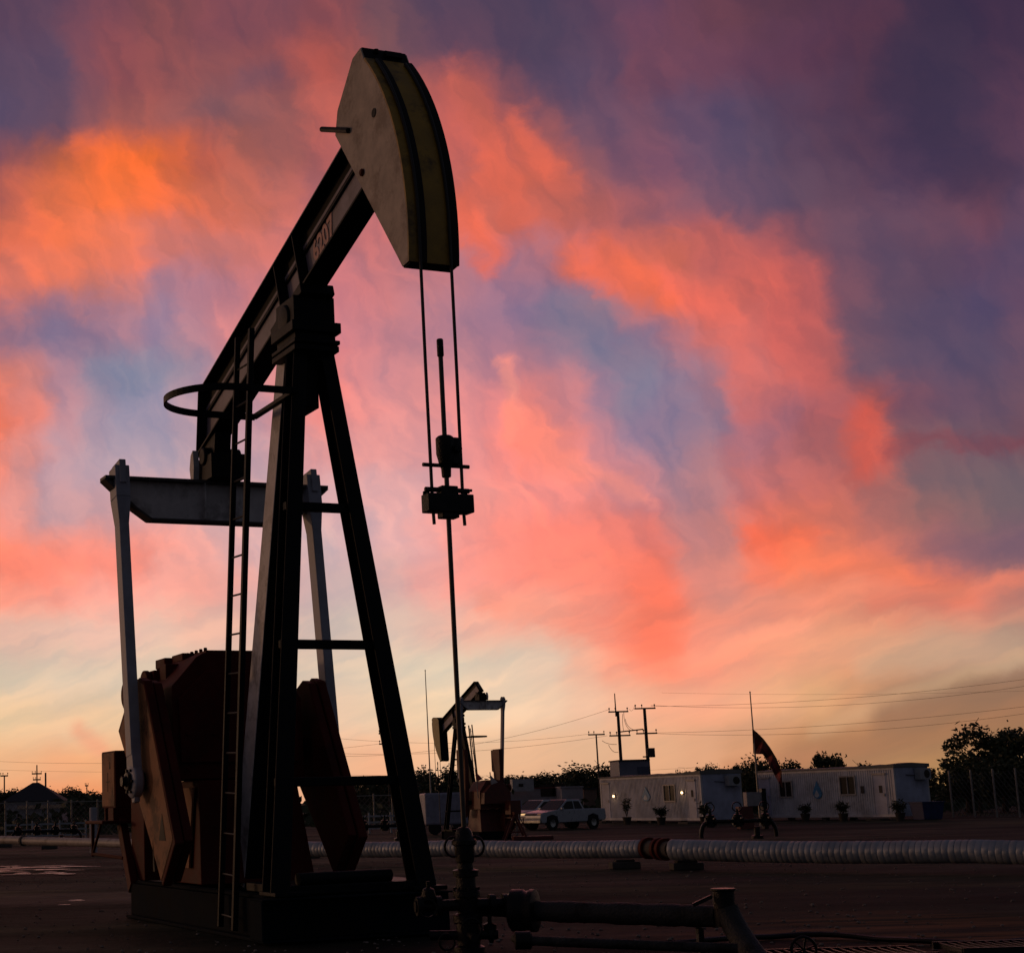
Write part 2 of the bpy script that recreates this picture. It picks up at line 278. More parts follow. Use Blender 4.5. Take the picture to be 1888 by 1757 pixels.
def text_obj(txt, size, m, parent, mw, name, ext=.004):
    cu = bpy.data.curves.new(name, 'FONT'); cu.body = txt; cu.size = size; cu.extrude = ext; cu.offset = .012 * size / .4
    t = bpy.data.objects.new(name + '_tmp', cu); C.objects.link(t); bpy.context.view_layer.update()
    dg = bpy.context.evaluated_depsgraph_get(); me = bpy.data.meshes.new_from_object(t.evaluated_get(dg)); bpy.data.objects.remove(t)
    me.materials.clear(); me.materials.append(m); me.transform(mw)
    o = bpy.data.objects.new(name, me); C.objects.link(o); o.parent = parent; return o
# ------------------------------------------------------------------ ground
def ground():
    m = bpy.data.materials.new('packed_dirt'); m.use_nodes = True; nt = m.node_tree; b = nt.nodes['Principled BSDF']; N = nt.nodes.new; L = nt.links.new
    tc = N('ShaderNodeTexCoord')
    def noise(sc, det, sx=1, sy=1):
        mp = N('ShaderNodeMapping'); L(tc.outputs['Object'], mp.inputs[0]); mp.inputs['Scale'].default_value = (sx, sy, 1)
        n = N('ShaderNodeTexNoise'); L(mp.outputs[0], n.inputs['Vector']); n.inputs['Scale'].default_value = sc; n.inputs['Detail'].default_value = det; n.inputs['Roughness'].default_value = .65; return n.outputs['Fac']
    def ramp(f, st):
        r = N('ShaderNodeValToRGB'); L(f, r.inputs[0]); e = r.color_ramp.elements
        e[0].position, e[0].color = st[0][0], (*st[0][1], 1); e[1].position, e[1].color = st[-1][0], (*st[-1][1], 1)
        for p, c in st[1:-1]: x = e.new(p); x.color = (*c, 1)
        return r.outputs[0]
    big = ramp(noise(.16, 9, .45, 1.3), [(.38, (.010, .012, .009)), (.46, (.027, .031, .023)), (.54, (.055, .059, .042)), (.62, (.13, .11, .066))])
    sm = ramp(noise(1.3, 10, .5, 1.2), [(.3, (.5, .5, .5)), (.55, (1, 1, 1)), (.75, (1.5, 1.4, 1.3))])
    mx = N('ShaderNodeMix'); mx.data_type = 'RGBA'; mx.blend_type = 'MULTIPLY'; mx.inputs[0].default_value = 1; L(big, mx.inputs[6]); L(sm, mx.inputs[7])
    vo = N('ShaderNodeTexVoronoi'); L(tc.outputs['Object'], vo.inputs['Vector']); vo.inputs['Scale'].default_value = 5
    peb = ramp(vo.outputs['Distance'], [(.0, (1, 1, 1)), (.07, (0, 0, 0))]); 
    mx2 = N('ShaderNodeMix'); mx2.data_type = 'RGBA'; L(peb, mx2.inputs[0]); L(mx.outputs[2], mx2.inputs[6]); mx2.inputs[7].default_value = (.11, .095, .085, 1)
    # the soil is darker around the well, rusty clay shows further right
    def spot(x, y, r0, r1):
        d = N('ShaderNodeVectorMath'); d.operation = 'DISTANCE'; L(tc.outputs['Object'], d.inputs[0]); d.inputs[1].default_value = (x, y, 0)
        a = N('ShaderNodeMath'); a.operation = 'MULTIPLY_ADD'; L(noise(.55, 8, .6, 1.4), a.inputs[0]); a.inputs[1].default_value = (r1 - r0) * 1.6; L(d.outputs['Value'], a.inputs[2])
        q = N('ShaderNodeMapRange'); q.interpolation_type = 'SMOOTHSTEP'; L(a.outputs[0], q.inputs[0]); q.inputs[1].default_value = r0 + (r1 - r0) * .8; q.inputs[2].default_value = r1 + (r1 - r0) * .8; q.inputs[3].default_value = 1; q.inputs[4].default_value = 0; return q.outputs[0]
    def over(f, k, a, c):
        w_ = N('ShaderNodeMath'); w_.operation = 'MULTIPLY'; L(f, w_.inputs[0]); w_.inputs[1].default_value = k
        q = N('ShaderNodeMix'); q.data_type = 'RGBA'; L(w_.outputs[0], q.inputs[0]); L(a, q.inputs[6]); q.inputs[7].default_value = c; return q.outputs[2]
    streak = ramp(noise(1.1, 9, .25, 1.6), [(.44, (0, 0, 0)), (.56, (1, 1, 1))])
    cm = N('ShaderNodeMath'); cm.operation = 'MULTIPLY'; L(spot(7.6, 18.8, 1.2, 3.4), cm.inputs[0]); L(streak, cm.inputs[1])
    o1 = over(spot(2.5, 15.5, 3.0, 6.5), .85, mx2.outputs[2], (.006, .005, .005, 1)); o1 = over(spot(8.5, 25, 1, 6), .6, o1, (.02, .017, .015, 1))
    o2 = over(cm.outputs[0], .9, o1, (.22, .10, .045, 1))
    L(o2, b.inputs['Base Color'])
    ro = N('ShaderNodeMapRange'); L(noise(.16, 6, .35, 1.8), ro.inputs[0]); ro.inputs[1].default_value = .35; ro.inputs[2].default_value = .65; ro.inputs[3].default_value = .7; ro.inputs[4].default_value = .97
    L(ro.outputs[0], b.inputs['Roughness']); b.inputs['Specular IOR Level'].default_value = .08
    bp = N('ShaderNodeBump'); bp.inputs['Strength'].default_value = .55; bp.inputs['Distance'].default_value = .08; L(noise(2.2, 10), bp.inputs['Height']); L(bp.outputs[0], b.inputs['Normal'])
    mb = MB(); mb.add([(-4000, -300, 0), (4000, -300, 0), (4000, 5000, 0), (-4000, 5000, 0)], [(0, 1, 2, 3)])
    o = mb.build('ground', m); o['kind'] = 'structure'; o['label'] = 'packed dirt yard of the oil field'
ground()
def puddle(cx, cy, rx, ry, seed, name='puddle', m=None, z=.004):
    rnd = random.Random(seed); n = 44; ph = [rnd.uniform(0, 6.28) for _ in range(5)]
    pts = []
    for k in range(n):
        t = 2 * math.pi * k / n; q = 1 + sum(math.sin(t * (i + 2) + ph[i]) * .22 / (i + 1) ** .6 for i in range(5)); pts.append((cx + rx * q * math.cos(t), cy + ry * q * math.sin(t), z))
    o = MB().add(pts + [(cx, cy, z)], [(k, (k + 1) % n, n) for k in range(n)]).build(name, m); o['kind'] = 'structure'; return o
WET = mat('wet_mud', (.05, .035, .028), .3, scale=3, bump=1.0, spec=.5)
rp = random.Random(9)
for k_ in range(26):
    p_ = gr(rp.uniform(-10, 175), rp.uniform(1597, 1613)); puddle(p_.x, p_.y, rp.uniform(.12, .7), rp.uniform(.08, .3), 30 + k_, m=WET, z=.004 + .0012 * k_)
for k_ in range(4):
    p_ = gr(rp.uniform(110, 150), rp.uniform(1656, 1668)); puddle(p_.x, p_.y, rp.uniform(.05, .15), rp.uniform(.04, .12), 70 + k_, m=WET, z=.004 + .0012 * k_)
# ------------------------------------------------------------------ pumpjack
HP, RW, WH = 7.85, 3.62, .308
B1 = R(17.3)
def rot(x, z, a): return (x * math.cos(a) - z * math.sin(a), x * math.sin(a) + z * math.cos(a))
def b1(x, z): return rot(x, z - HP, -B1)      # machine -> beam frame
def pumpjack(loc, rz, label, beta, slab_turn, number, rod_low, detail, sc=1.0, crank_up=False, side_mat=None, face_mat=None, crank_mat=None):
    root = empty('pumpjack', loc, rz, sc); tag(root, label, 'pumpjack')
    bv = .012 if detail else 0
    def bt(v):                                # beam frame -> machine
        x, z = rot(v.x, v.z, beta); return Vector((x, v.y, z + HP))
    side_mat = side_mat or CREAM; face_mat = face_mat or YELL; crank_mat = crank_mat or RED
    # base skid
    mb = MB(); zt = .533
    for y in (-1.12, 1.12):
        s = 1 if y > 0 else -1
        mb.box(-4.6, .74, y - .02, y + .02, .05, zt - .04)
        mb.box(-4.6, .74, min(y + .04, y - .2 * s), max(y + .04, y - .2 * s) , zt - .04, zt)
        mb.box(-4.6, .74, min(y + .1 * s, y - .2 * s), max(y + .1 * s, y - .2 * s), 0.006, .05)
    for x in (-4.58, -3.4, -2.2, -1.0, .2, .68): mb.box(x - .05, x + .05, -1.098, 1.098, .06, zt - .045)
    mb.box(.741, .78, -1.14, 1.14, .02, zt - .01)
    skid = mb.build('base_skid', SKID, root, bv)
    MB().box(-.4, .95, -.9, 1.05, zt + .004, zt + .11).build('deck_plate', BLACK, skid, bv)
    mb = MB().box(.79, 1.22, -1.32, 1.2, .03, .05); mb.box(.79, 1.22, -1.32, 1.2, .5, .52); mb.box(.98, 1.02, -1.3, 1.18, .051, .499); mb.box(.8, 1.2, -1.325, -1.30, .051, .499); mb.build('front_cross_member', SKID, skid, bv)
    MB().tube([(.85, -.72, zt + .18), (.72, .55, zt + .18)], .075, 14).build('stored_pipe', BLACK, skid, smooth=True)
    # samson post
    mb = MB().box(-.42, .38, -.33, .3, 7.36, 7.44); mb.box(-.4, .12, -.1, .1, 6.66, 7.355)
    post = mb.build('samson_post', BLACK, root, bv)
    for sgn in (-1, 1):
        a = (.84, (.92 if sgn > 0 else 1.0) * sgn, zt); b = (.1, .19 * sgn, 7.36)
        mb = MB(); A = Vector(a); Bv = Vector(b)
        mb.bar(A, Bv, .035, .24, (0, 1, 0)); off = Vector((.135, 0, .015))
        mb.bar(A + off, Bv + off, .25, .03, (0, 1, 0), .19, .03); mb.bar(A - off, Bv - off, .25, .03, (0, 1, 0), .19, .03)
        mb.box(.6, 1.12, .9 * sgn - .22, .9 * sgn + .22, zt - .002, zt + .05)
        mb.build('leg', BLACK, post, bv)
    mb = MB(); mb.bar((-2.72, -.0, zt), (-.42, -.06, 7.4), .26, .46, (0, 1, 0), .26, .3); mb.build('leg', GREY if False else BLACK, post, bv)
    MB().bar((-2.72, -.137, zt), (-.42, -.197, 7.4), .01, .44, (0, 1, 0), .01, .29).build('leg_face', GREY, post)
    for z in (5.3, 3.53, 1.85):
        t = (z - zt) / (7.42 - zt); yy = .95 + (.19 - .95) * t; x = .84 + (.1 - .84) * t
        mb = MB().box(x - .06, x + .06, -yy - .1, yy + .12, z - .055, z + .055); mb.build('crossbar', BLACK, post, bv)
    # saddle bearing
    mb = MB(); mb.lathe([(.1, -.34), (.17, -.33), (.2, -.28), (.2, .3), (.17, .34)], (0, 0, HP + .02), (0, 1, 0), 20)
    mb.box(-.3, .32, -.3, .28, HP - .1, HP + .26); mb.box(-.36, .4, -.36, .33, HP - .24, HP - .1); mb.box(-.3, .34, -.3, .27, HP - .34, HP - .24); mb.box(-.4, .42, -.34, .3, HP - .4, HP - .345)
    for x in (-.3, .3): mb.lathe([(.04, 0), (.04, .07)], (x, -.26, HP + .04), (0, 0, 1), 8)
    mb.build('saddle_bearing', BLACK, root, bv, True)
    MB().box(-.62, .5, -.24, .24, .12, .268).build('saddle_plate', BLACK, root, bv, tf=bt)
    # walking beam, an I-section
    xr, xf = -3.98, 2.5; zb, zt2 = .28, 1.18
    mb = MB(); mb.box(-4.1, xf, -.17, .17, zb, zb + .035); mb.box(-3.68, xf, -.17, .17, zt2 - .035, zt2)
    mb.bar((-4.13, 0, zb - .02), (-3.66, 0, zt2 + .01), .345, .03, (0, 1, 0))
    for x in (-.35, .35): mb.box(x - .015, x + .015, -.165, .165, zb + .036, zt2 - .036)
    beam = mb.build('walking_beam', BLACK, root, bv * .5, tf=bt)
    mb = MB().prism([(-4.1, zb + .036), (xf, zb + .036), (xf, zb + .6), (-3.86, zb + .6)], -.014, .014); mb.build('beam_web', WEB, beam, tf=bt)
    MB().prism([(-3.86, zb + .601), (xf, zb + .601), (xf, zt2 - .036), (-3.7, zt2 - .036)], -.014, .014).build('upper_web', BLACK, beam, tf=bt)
    MB().box(-3.66, xf, -.178, -.171, zt2 - .034, zt2 - .022).build('flange_edge_highlight', WEB, beam, tf=bt)  # pale strip paints the light caught along the top flange edge
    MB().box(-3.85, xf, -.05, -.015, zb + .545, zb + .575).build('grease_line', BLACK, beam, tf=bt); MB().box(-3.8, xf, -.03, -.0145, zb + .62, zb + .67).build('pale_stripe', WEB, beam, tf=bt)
    if number:
        M = Matrix.Translation((0, 0, HP)) @ Matrix.Rotation(-beta, 4, 'Y') @ Matrix.Translation((.6, -.021, zb + .25)) @ Matrix.Rotation(R(90), 4, 'X') @ Matrix.Diagonal((.86, 1, 1, 1))
        text_obj(number, .4, NUMP, beam, M, 'number_marking')
    # horse head
    ang0, ang1 = R(-23.6), R(24.2); arc = [(RW * math.cos(ang0 + (ang1 - ang0) * i / 20), RW * math.sin(ang0 + (ang1 - ang0) * i / 20)) for i in range(21)]
    back = [b1(*q) for q in ((2.62, 10.44), (2.40, 10.41), (1.91, 9.95), (1.82, 9.67), (3.36, 7.58), (3.46, 7.44))]
    back = [b for b in back]
    poly = arc + back
    head = None
    for y in (-WH, WH - .02):
        o = MB().prism(poly, y, y + .02).build('side_plate', side_mat, None, tf=bt)
        if head is None:
            mb = MB(); n = len(arc)
            for i in range(n - 1):          # curved rope track
                (xa, za), (xb, zb_) = arc[i], arc[i + 1]
                q = 1.008
                mb.add([(xa, -WH - .004, za), (xa, WH + .004, za), (xb, WH + .004, zb_), (xb, -WH - .004, zb_), (xa * q, -WH - .004, za * q), (xa * q, WH + .004, za * q), (xb * q, WH + .004, zb_ * q), (xb * q, -WH - .004, zb_ * q)],
                       [(0, 1, 2, 3), (7, 6, 5, 4), (0, 3, 7, 4), (1, 5, 6, 2)] + ([(0, 4, 5, 1)] if i == 0 else []) + ([(3, 2, 6, 7)] if i == n - 2 else []))
            head = mb.build('horse_head', face_mat, root, tf=bt)
        o.parent = head
    mb = MB()
    pb = [arc[-1]] + back + [arc[0]]
    for i in range(len(pb) - 1):
        (xa, za), (xb, zb_) = pb[i], pb[i + 1]; mb.bar((xa, 0, za), (xb, 0, zb_), 2 * WH - .045, .03, (0, 1, 0))
    mb.build('rear_plate', BLACK, head, tf=bt)
    for y, w in ((-.14, .045), (.262, .046)):           # worn dark rope tracks on the face
        n = len(arc); mb = MB()
        for i in range(n - 1):
            (xa, za), (xb, zb_) = arc[i], arc[i + 1]; q0, q = 1.0085, 1.0125
            mb.add([(xa * q0, y - w, za * q0), (xa * q0, y + w, za * q0), (xb * q0, y + w, zb_ * q0), (xb * q0, y - w, zb_ * q0), (xa * q, y - w, za * q), (xa * q, y + w, za * q), (xb * q, y + w, zb_ * q), (xb * q, y - w, zb_ * q)],
                   [(7, 6, 5, 4), (0, 3, 7, 4), (1, 5, 6, 2)])
        mb.build('rope_track', DARKMARK, head, tf=bt)
    if detail:
        hx, hz = b1(2.92, 9.49); MB().lathe([(.055, 0), (.055, .006)], (hx, -WH - .003, hz), (0, -1, 0), 14).build('pin_hole', DARKMARK, head, tf=bt)
        hx, hz = b1(2.55, 8.9); MB().lathe([(.045, 0), (.045, .02), (.03, .035)], (hx, -WH - .001, hz), (0, -1, 0), 14).build('bolt', RED, head, tf=bt)
        x0, z0 = b1(1.48, 9.89); x1, z1 = b1(2.25, 9.55); MB().tube([(x0, -.33, z0), (x1, -.33, z1)], .035, 10).build('handle_bar', DARKMARK, head, tf=bt)
        mb = MB(); hx, hz = b1(2.66, 10.38); mb.lathe([(.03, 0), (.03, .05)], (hx, -.12, hz), (.5, 0, 1), 8); mb.box(hx - .12, hx + .05, -.02, .2, hz - .06, hz + .02); mb.build('lifting_lug', BLACK, head, tf=bt)
    # hanging gear
    yc = .19
    ztop = HP + 2.0 * (RW / 3.62) * math.sin(0); zc = 4.72 if rod_low is None else rod_low
    for y in (-yc, yc):
        pts = [(RW * 1.014 * math.cos(t), y, HP + RW * 1.014 * math.sin(t)) for t in [ang1 + beta - .02 - (ang1 + beta - .02) * i / 14 for i in range(15)]]
        xx = RW * 1.014; pts = pts[:-1] + [(xx, y, HP)]
        pts += [(xx, y, zc + (HP - zc) * .5), (xx - .0, y * .97, zc), (xx + .015, y * .97, zc - .22)]
        MB().tube(pts, .019, 8).build('bridle_cable', CABLE, root, smooth=True)
    xx = RW * 1.014
    mb = MB(); mb.box(xx - .09, xx + .09, -.275, .275, zc - .09, zc + .11); mb.box(xx - .07, xx + .07, -.1, .1, zc - .15, zc + .2); mb.lathe([(.03, -.27), (.03, .27)], (xx, 0, zc + .16), (0, 1, 0), 8)
    for y in (-.25, -.21, .21, .25): mb.lathe([(.022, 0), (.022, .05)], (xx - .05, y, zc + .1), (0, 0, 1), 6)
    car = mb.build('carrier_bar', OILY, root, bv, True)
    mb = MB(); mb.lathe([(.022, -.28), (.022, .28)], (xx, 0, zc + .43), (0, 1, 0), 8); mb.tube([(xx - .02, -.24, zc + .155), (xx, .3, zc + .17)], .016, 6); mb.build('spreader_rod', OILY, car)
    zr = zc + 1.84
    mb = MB().tube([(xx, 0, .95), (xx, 0, zr)], .026, 12); rod = mb.build('polished_rod', ROD, root, smooth=True)
    mb = MB().lathe([(.03, 0), (.037, .01), (.037, .19), (.03, .2)], (xx, 0, zr - .19), (0, 0, 1), 12); mb.build('rod_coupling', OILY, rod, smooth=True)
    mb = MB().lathe([(.05, 0), (.055, .1), (.075, .14), (.085, .2), (.1, .26), (.1, .44), (.07, .46)], (xx, 0, zc + .3), (0, 0, 1), 14); mb.box(xx - .05, xx + .06, .05, .15, zc + .44, zc + .74); mb.lathe([(.045, 0), (.045, .13)], (xx, .1, zc + .6), (1, 0, 0), 10)
    mb.build('rod_clamp', OILY, rod, bv, True)
    # equalizer
    ex, ez = rot(-3.88, -.343, beta); ez += HP
    mb = MB(); mb.prism([(-1.74, ez), (1.74, ez), (1.32, ez - .4), (1.08, ez - .56), (-1.08, ez - .56), (-1.32, ez - .4)], ex - .012, ex + .012, 'yz')
    eq = mb.build('equalizer_beam', GREY, root)
    mb = MB().box(ex - .15, ex + .15, -1.78, 1.78, ez + .001, ez + .04)
    for a, b in (((-1.78, ez - .005), (-1.32, ez - .42)), ((-1.32, ez - .42), (-1.08, ez - .585)), ((-1.08, ez - .585), (1.08, ez - .585)), ((1.08, ez - .585), (1.32, ez - .42)), ((1.32, ez - .42), (1.78, ez - .005))):
        mb.bar((ex, a[0], a[1]), (ex, b[0], b[1]), .28, .03, (1, 0, 0))
    mb.build('flange', DARKF, eq)
    for y in (-.22, .22): MB().box(ex - .12, ex + .12, y - .01, y + .01, ez - .55, ez).build('stiffener', GREY, eq)
    bx, bz = rot(-3.75, .26, beta); bz += HP
    mb = MB(); mb.box(ex - .3, ex + .36, -.2, .34, ez + .04, ez + .42); mb.lathe([(.12, -.24), (.14, -.22), (.14, .36)], (ex + .03, 0, ez + .42), (0, 1, 0), 16)
    mb.prism([(ex - .22, ez + .4), (ex + .3, ez + .4), (bx + .42, bz + .12), (bx - .2, bz - .02)], -.13, .13)
    mb.build('tail_bearing', BLACK, root, bv, True)
    MB().prism([(ex - .3, ez + .05), (ex - .2, ez + .05), (ex - .16, ez + .3), (ex - .2, ez + .56), (ex - .3, ez + .5), (ex - .36, ez + .3)], -.3, -.21).build('end_bracket', GREY, eq)
    # cranks
    sx, sz = -2.95, 2.15
    slab = [(-3.2, 3.42), (-2.95, 3.36), (-1.68, 1.12), (-2.25, .54), (-2.75, 1.1), (-4.28, 2.72), (-3.75, 3.18)]
    slab = [rot(x - sx, z - sz, slab_turn) for x, z in slab]; slab = [(x + sx, z + sz) for x, z in slab]
    px, pz = rot(-3.02 - sx, 1.96 - sz, slab_turn); px += sx; pz += sz
    if crank_up: slab = [(sx - .3, sz - .7), (sx + .3, sz - .7), (sx + .36, sz + 2.2), (sx + .6, sz + 2.3), (sx + .6, sz + 3.7), (sx - .6, sz + 3.7), (sx - .6, sz + 2.3)]; px, pz = sx, sz + 1.7
    cx_ = sum(q[0] for q in slab) / 7; cz_ = sum(q[1] for q in slab) / 7
    for sgn in (-1, 1):
        mb = MB().prism(slab, 1.27 * sgn, 1.40 * sgn); mb.prism([(cx_ + (x - cx_) * .97, cz_ + (z - cz_) * .97) for x, z in slab], 1.125 * sgn, 1.27 * sgn - .02 * sgn)
        mb.prism([(cx_ + (x - cx_) * .9, cz_ + (z - cz_) * .92) for x, z in slab], 1.24 * sgn, 1.275 * sgn)
        cr = mb.build('crank_counterweight', crank_mat, root, bv * 2.5)
        MB().prism([(cx_ + (x - cx_) * .93, cz_ + (z - cz_) * .95) for x, z in slab], 1.4 * sgn, 1.406 * sgn).build('outer_face', ORNG, cr)
        mb = MB().lathe([(.13, -.02), (.13, .1), (.08, .3)], (px, 1.38 * sgn, pz), (0, sgn, 0), 16)
        mb.build('crank_pin', OILY, cr, 0, True)
        if detail:
            ox, oz = -2.35, 1.15
            mb = MB().prism([(ox, oz), (ox + .3, oz), (ox + .15, oz + .36)], 1.408 * sgn, 1.411 * sgn); mb.prism([(ox - .28, oz - .42), (ox - .2, oz - .42), (ox - .28, oz + .0)], 1.408 * sgn, 1.411 * sgn); mb.build('stencil_mark', DARKMARK, cr)
    # pitmans
    for sgn in (-1, 1):
        y = 1.53 * sgn; a = Vector((px, y, pz)); b = Vector((ex, y, ez + .2)); d = (b - a).normalized()
        mb = MB().bar(a + d * .35, b - d * .75, .15, .26, (0, 1, 0))
        mb.bar(b - d * .9, b - d * .5, .15, .26, (0, 1, 0), .22, .34); mb.bar(b - d * .5, b - d * .02, .22, .34, (0, 1, 0))
        mb.bar(b - d * .3, b + d * .06, .1, .4, (0, 1, 0))
        for k in (-.12, .12): mb.lathe([(.03, 0), (.03, .07)], b + Vector((k, 0, 0)), (0, 0, 1), 8)
        pit = mb.build('pitman_arm', LILAC, root, bv)
        mb = MB(); mb.lathe([(.2, -.08), (.24, -.05), (.24, .05), (.2, .08)], a, (0, 1, 0), 22); mb.bar(a, a + d * .45, .13, .36, (0, 1, 0), .14, .26); mb.bar(a, a - d * .3, .1, .26, (0, 1, 0), .08, .12)
        e = mb.build('bearing_housing', LILAC, pit, bv, True)
        mb = MB().lathe([(.13, 0), (.13, .05), (.07, .06), (.07, .12)], a + Vector((0, .08 * sgn, 0)), (0, sgn, 0), 8)
        for k in range(6):
            t = k * math.pi / 3; mb.lathe([(.022, 0), (.022, .04)], a + Vector((math.cos(t) * .17, .07 * sgn, math.sin(t) * .17)), (0, sgn, 0), 6)
        mb.build('bolted_cap', OILY, pit, 0, True)
    # gear reducer on its pedestal
    mb = MB(); mb.add([(-4.5, -.78, zt), (-2.45, -.78, zt), (-2.45, .92, zt), (-4.5, .92, zt), (-4.2, -.68, 1.95), (-2.75, -.68, 1.95), (-2.75, .8, 1.95), (-4.2, .8, 1.95)],
                      [(0, 3, 2, 1), (4, 5, 6, 7), (0, 1, 5, 4), (1, 2, 6, 5), (2, 3, 7, 6), (3, 0, 4, 7)])
    gear = mb.build('gear_reducer', crank_mat, root, bv)
    mb = MB(); mb.prism([(-1.0, 1.97), (1.0, 1.97), (.98, 3.1), (.52, 3.74), (-.5, 3.76), (-.62, 3.7), (-1.0, 3.28)], -4.7, -2.9, 'yz')
    mb.prism([(-.9, 2.2), (.9, 2.2), (.88, 3.0), (.45, 3.5), (-.5, 3.5), (-.92, 3.1)], -2.9, -2.84, 'yz'); mb.prism([(-.96, 2.3), (.96, 2.3), (.9, 3.0), (.4, 3.5), (-.5, 3.5), (-.96, 3.1)], -5.2, -4.7, 'yz')
    for yy in (-.8, -.4, .0, .4, .8):
        for zz in (2.12, 2.6): mb.lathe([(.028, 0), (.028, .03)], (-2.84, yy, zz), (1, 0, 0), 6)
    mb.build('gear_case', crank_mat, gear, bv)
    MB().lathe([(.16, -1.2), (.16, 1.2)], (sx - .35, 0, sz + .25), (0, 1, 0), 18).build('crankshaft', OILY, gear)
    mb = MB(); mb.box(-3.5, -2.95, -.46, .3, 3.755, 3.8); mb.box(-4.1, -3.6, -.6, .3, 3.71, 3.82); mb.box(-4.6, -4.15, -.7, .2, 3.66, 3.8)
    for i in range(8): mb.lathe([(.03, 0), (.03, .05)], (-3.0 - i * .2, -.45, 3.79), (0, 0, 1), 6)
    mb.build('inspection_cover', crank_mat, gear, bv)
    mb = MB()
    for i, (x, y, h) in enumerate(((-3.9, -.8, 3.66), (-4.3, -.86, 3.6), (-4.68, -.92, 3.52))): mb.box(x, x + .3, y - .06, -.3, 3.3, h)
    mb.lathe([(.2, 0), (.24, .03), (.24, .1), (.2, .12)], (-4.95, -.97, 3.3), (0, -1, 0), 18); mb.lathe([(.17, 0), (.19, .02), (.19, .09)], (-4.2, -.93, 3.42), (0, -1, 0), 18)
    mb.build('brake_housing', crank_mat, gear, bv)
    MB().box(-3.9, -2.86, -.72, -.69, .75, 1.85).build('side_panel', ORNG, gear, tf=lambda v: Vector((v.x, v.y - .10 + (v.z - .75) * .075, v.z)))
    if detail:
        mb = MB().prism([(-3.4, 2.46), (-3.4, 2.3), (-3.2, 2.3), (-3.2, 2.0), (-3.02, 2.0), (-3.02, 2.2), (-2.93, 2.25), (-2.93, 2.46)], -1.008, -1.001); mb.build('warning_label', LABEL, gear)
    # motor and belt guard at the tail
    mb = MB().box(-5.0, -4.35, -1.0, -.55, zt, 2.15); mb.build('belt_guard', crank_mat, root, bv)
    mb = MB().box(-6.25, -5.5, -1.1, -.35, 1.6, 2.48); mot = mb.build('control_box', crank_mat, root, bv)
    MB().box(-6.22, -5.53, -1.108, -1.1, 1.63, 2.45).build('box_door', ORNG, mot)
    if detail:
        mb = MB().box(-5.98, -5.78, -1.113, -1.109, 2.0, 2.012); mb.box(-5.885, -5.875, -1.113, -1.109, 1.85, 2.15); mb.prism([(-5.8, 2.2), (-5.72, 2.2), (-5.76, 2.32)], -1.109, -1.112); mb.build('stencil_mark', DARKMARK, mot)
    mb = MB().box(-6.2, -5.2, -1.4, -.4, 1.36, 1.41); mb.bar((-5.5, -1.0, 1.38), (-4.6, -1.1, .42), .12, .2, (0, 1, 0)); mb.bar((-6.1, -1.3, 1.38), (-6.1, -1.3, .86), .05, .05); mb.bar((-5.6, -1.3, 1.38), (-6.1, -1.3, .9), .04, .04); mb.bar((-6.1, -1.3, .9), (-5.1, -1.1, .85), .05, .05)
    mb.bar((-6.0, -1.1, 1.6), (-6.0, -1.1, 1.4), .06, .06); mb.bar((-5.6, -.9, 1.6), (-5.6, -.9, 1.4), .5, .3)
    mb.build('motor_bracket', crank_mat, root, bv)
    # ladder and hoop
    la, lb = Vector((-.44, -1.24, .12)), Vector((-.18, -.9, 7.62)); dx = Vector((.5, 0, -.02))
    mb = MB(); mb.bar(la, lb, .07, .05, (0, 1, 0)); mb.bar(la + dx, lb + dx, .07, .07, (0, 1, 0))
    lad = mb.build('ladder', BLACK, root, bv * .5)
    for i in range(15):
        t = (.02 + i / 15.2); a = la.lerp(lb, t); MB().tube([a, a + dx], .013, 6).build('rung', CABLE, lad)
    mb = MB(); ring = []
    for i in range(25):
        t = R(-90) + math.pi * (i / 24) - R(90); ring.append((-.33 + .73 * math.cos(math.pi * i / 24), -1.1 - .74 * math.sin(math.pi * i / 24)))
    ring = [(.4, -.35), (.4, -.75)] + ring + [(-1.06, -.75), (-1.06, -.35)]
    for i in range(len(ring) - 1):
        (xa, ya), (xb, yb) = ring[i], ring[i + 1]; d = Vector((xb - xa, yb - ya, 0)).normalized(); nn = Vector((-d.y, d.x, 0)) * .012
        q = [Vector((xa, ya, 6.75)), Vector((xb, yb, 6.75))]
        mb.add([q[0] - nn, q[1] - nn, q[1] + nn, q[0] + nn] + [v + Vector((0, 0, .09)) for v in (q[0] - nn, q[1] - nn, q[1] + nn, q[0] + nn)],
               [(0, 3, 2, 1), (4, 5, 6, 7), (0, 1, 5, 4), (2, 3, 7, 6)])
    mb.bar((-1.06, -.36, 6.79), (.42, -.36, 6.79), .08, .05); mb.build('safety_hoop', BLACK, lad)
    return root
DARKF = mat('dark_flange_paint', (.07, .055, .055), .55, dirt=(.03, .02, .02), dirt_amt=.5)
ALPHA = 1.2088
PJ = pumpjack((.9737, 20.426, 0), -ALPHA, 'large black foreground pumpjack with raised cream horse head and number 6207 on its beam', B1, 0.0, '6207', None, True)
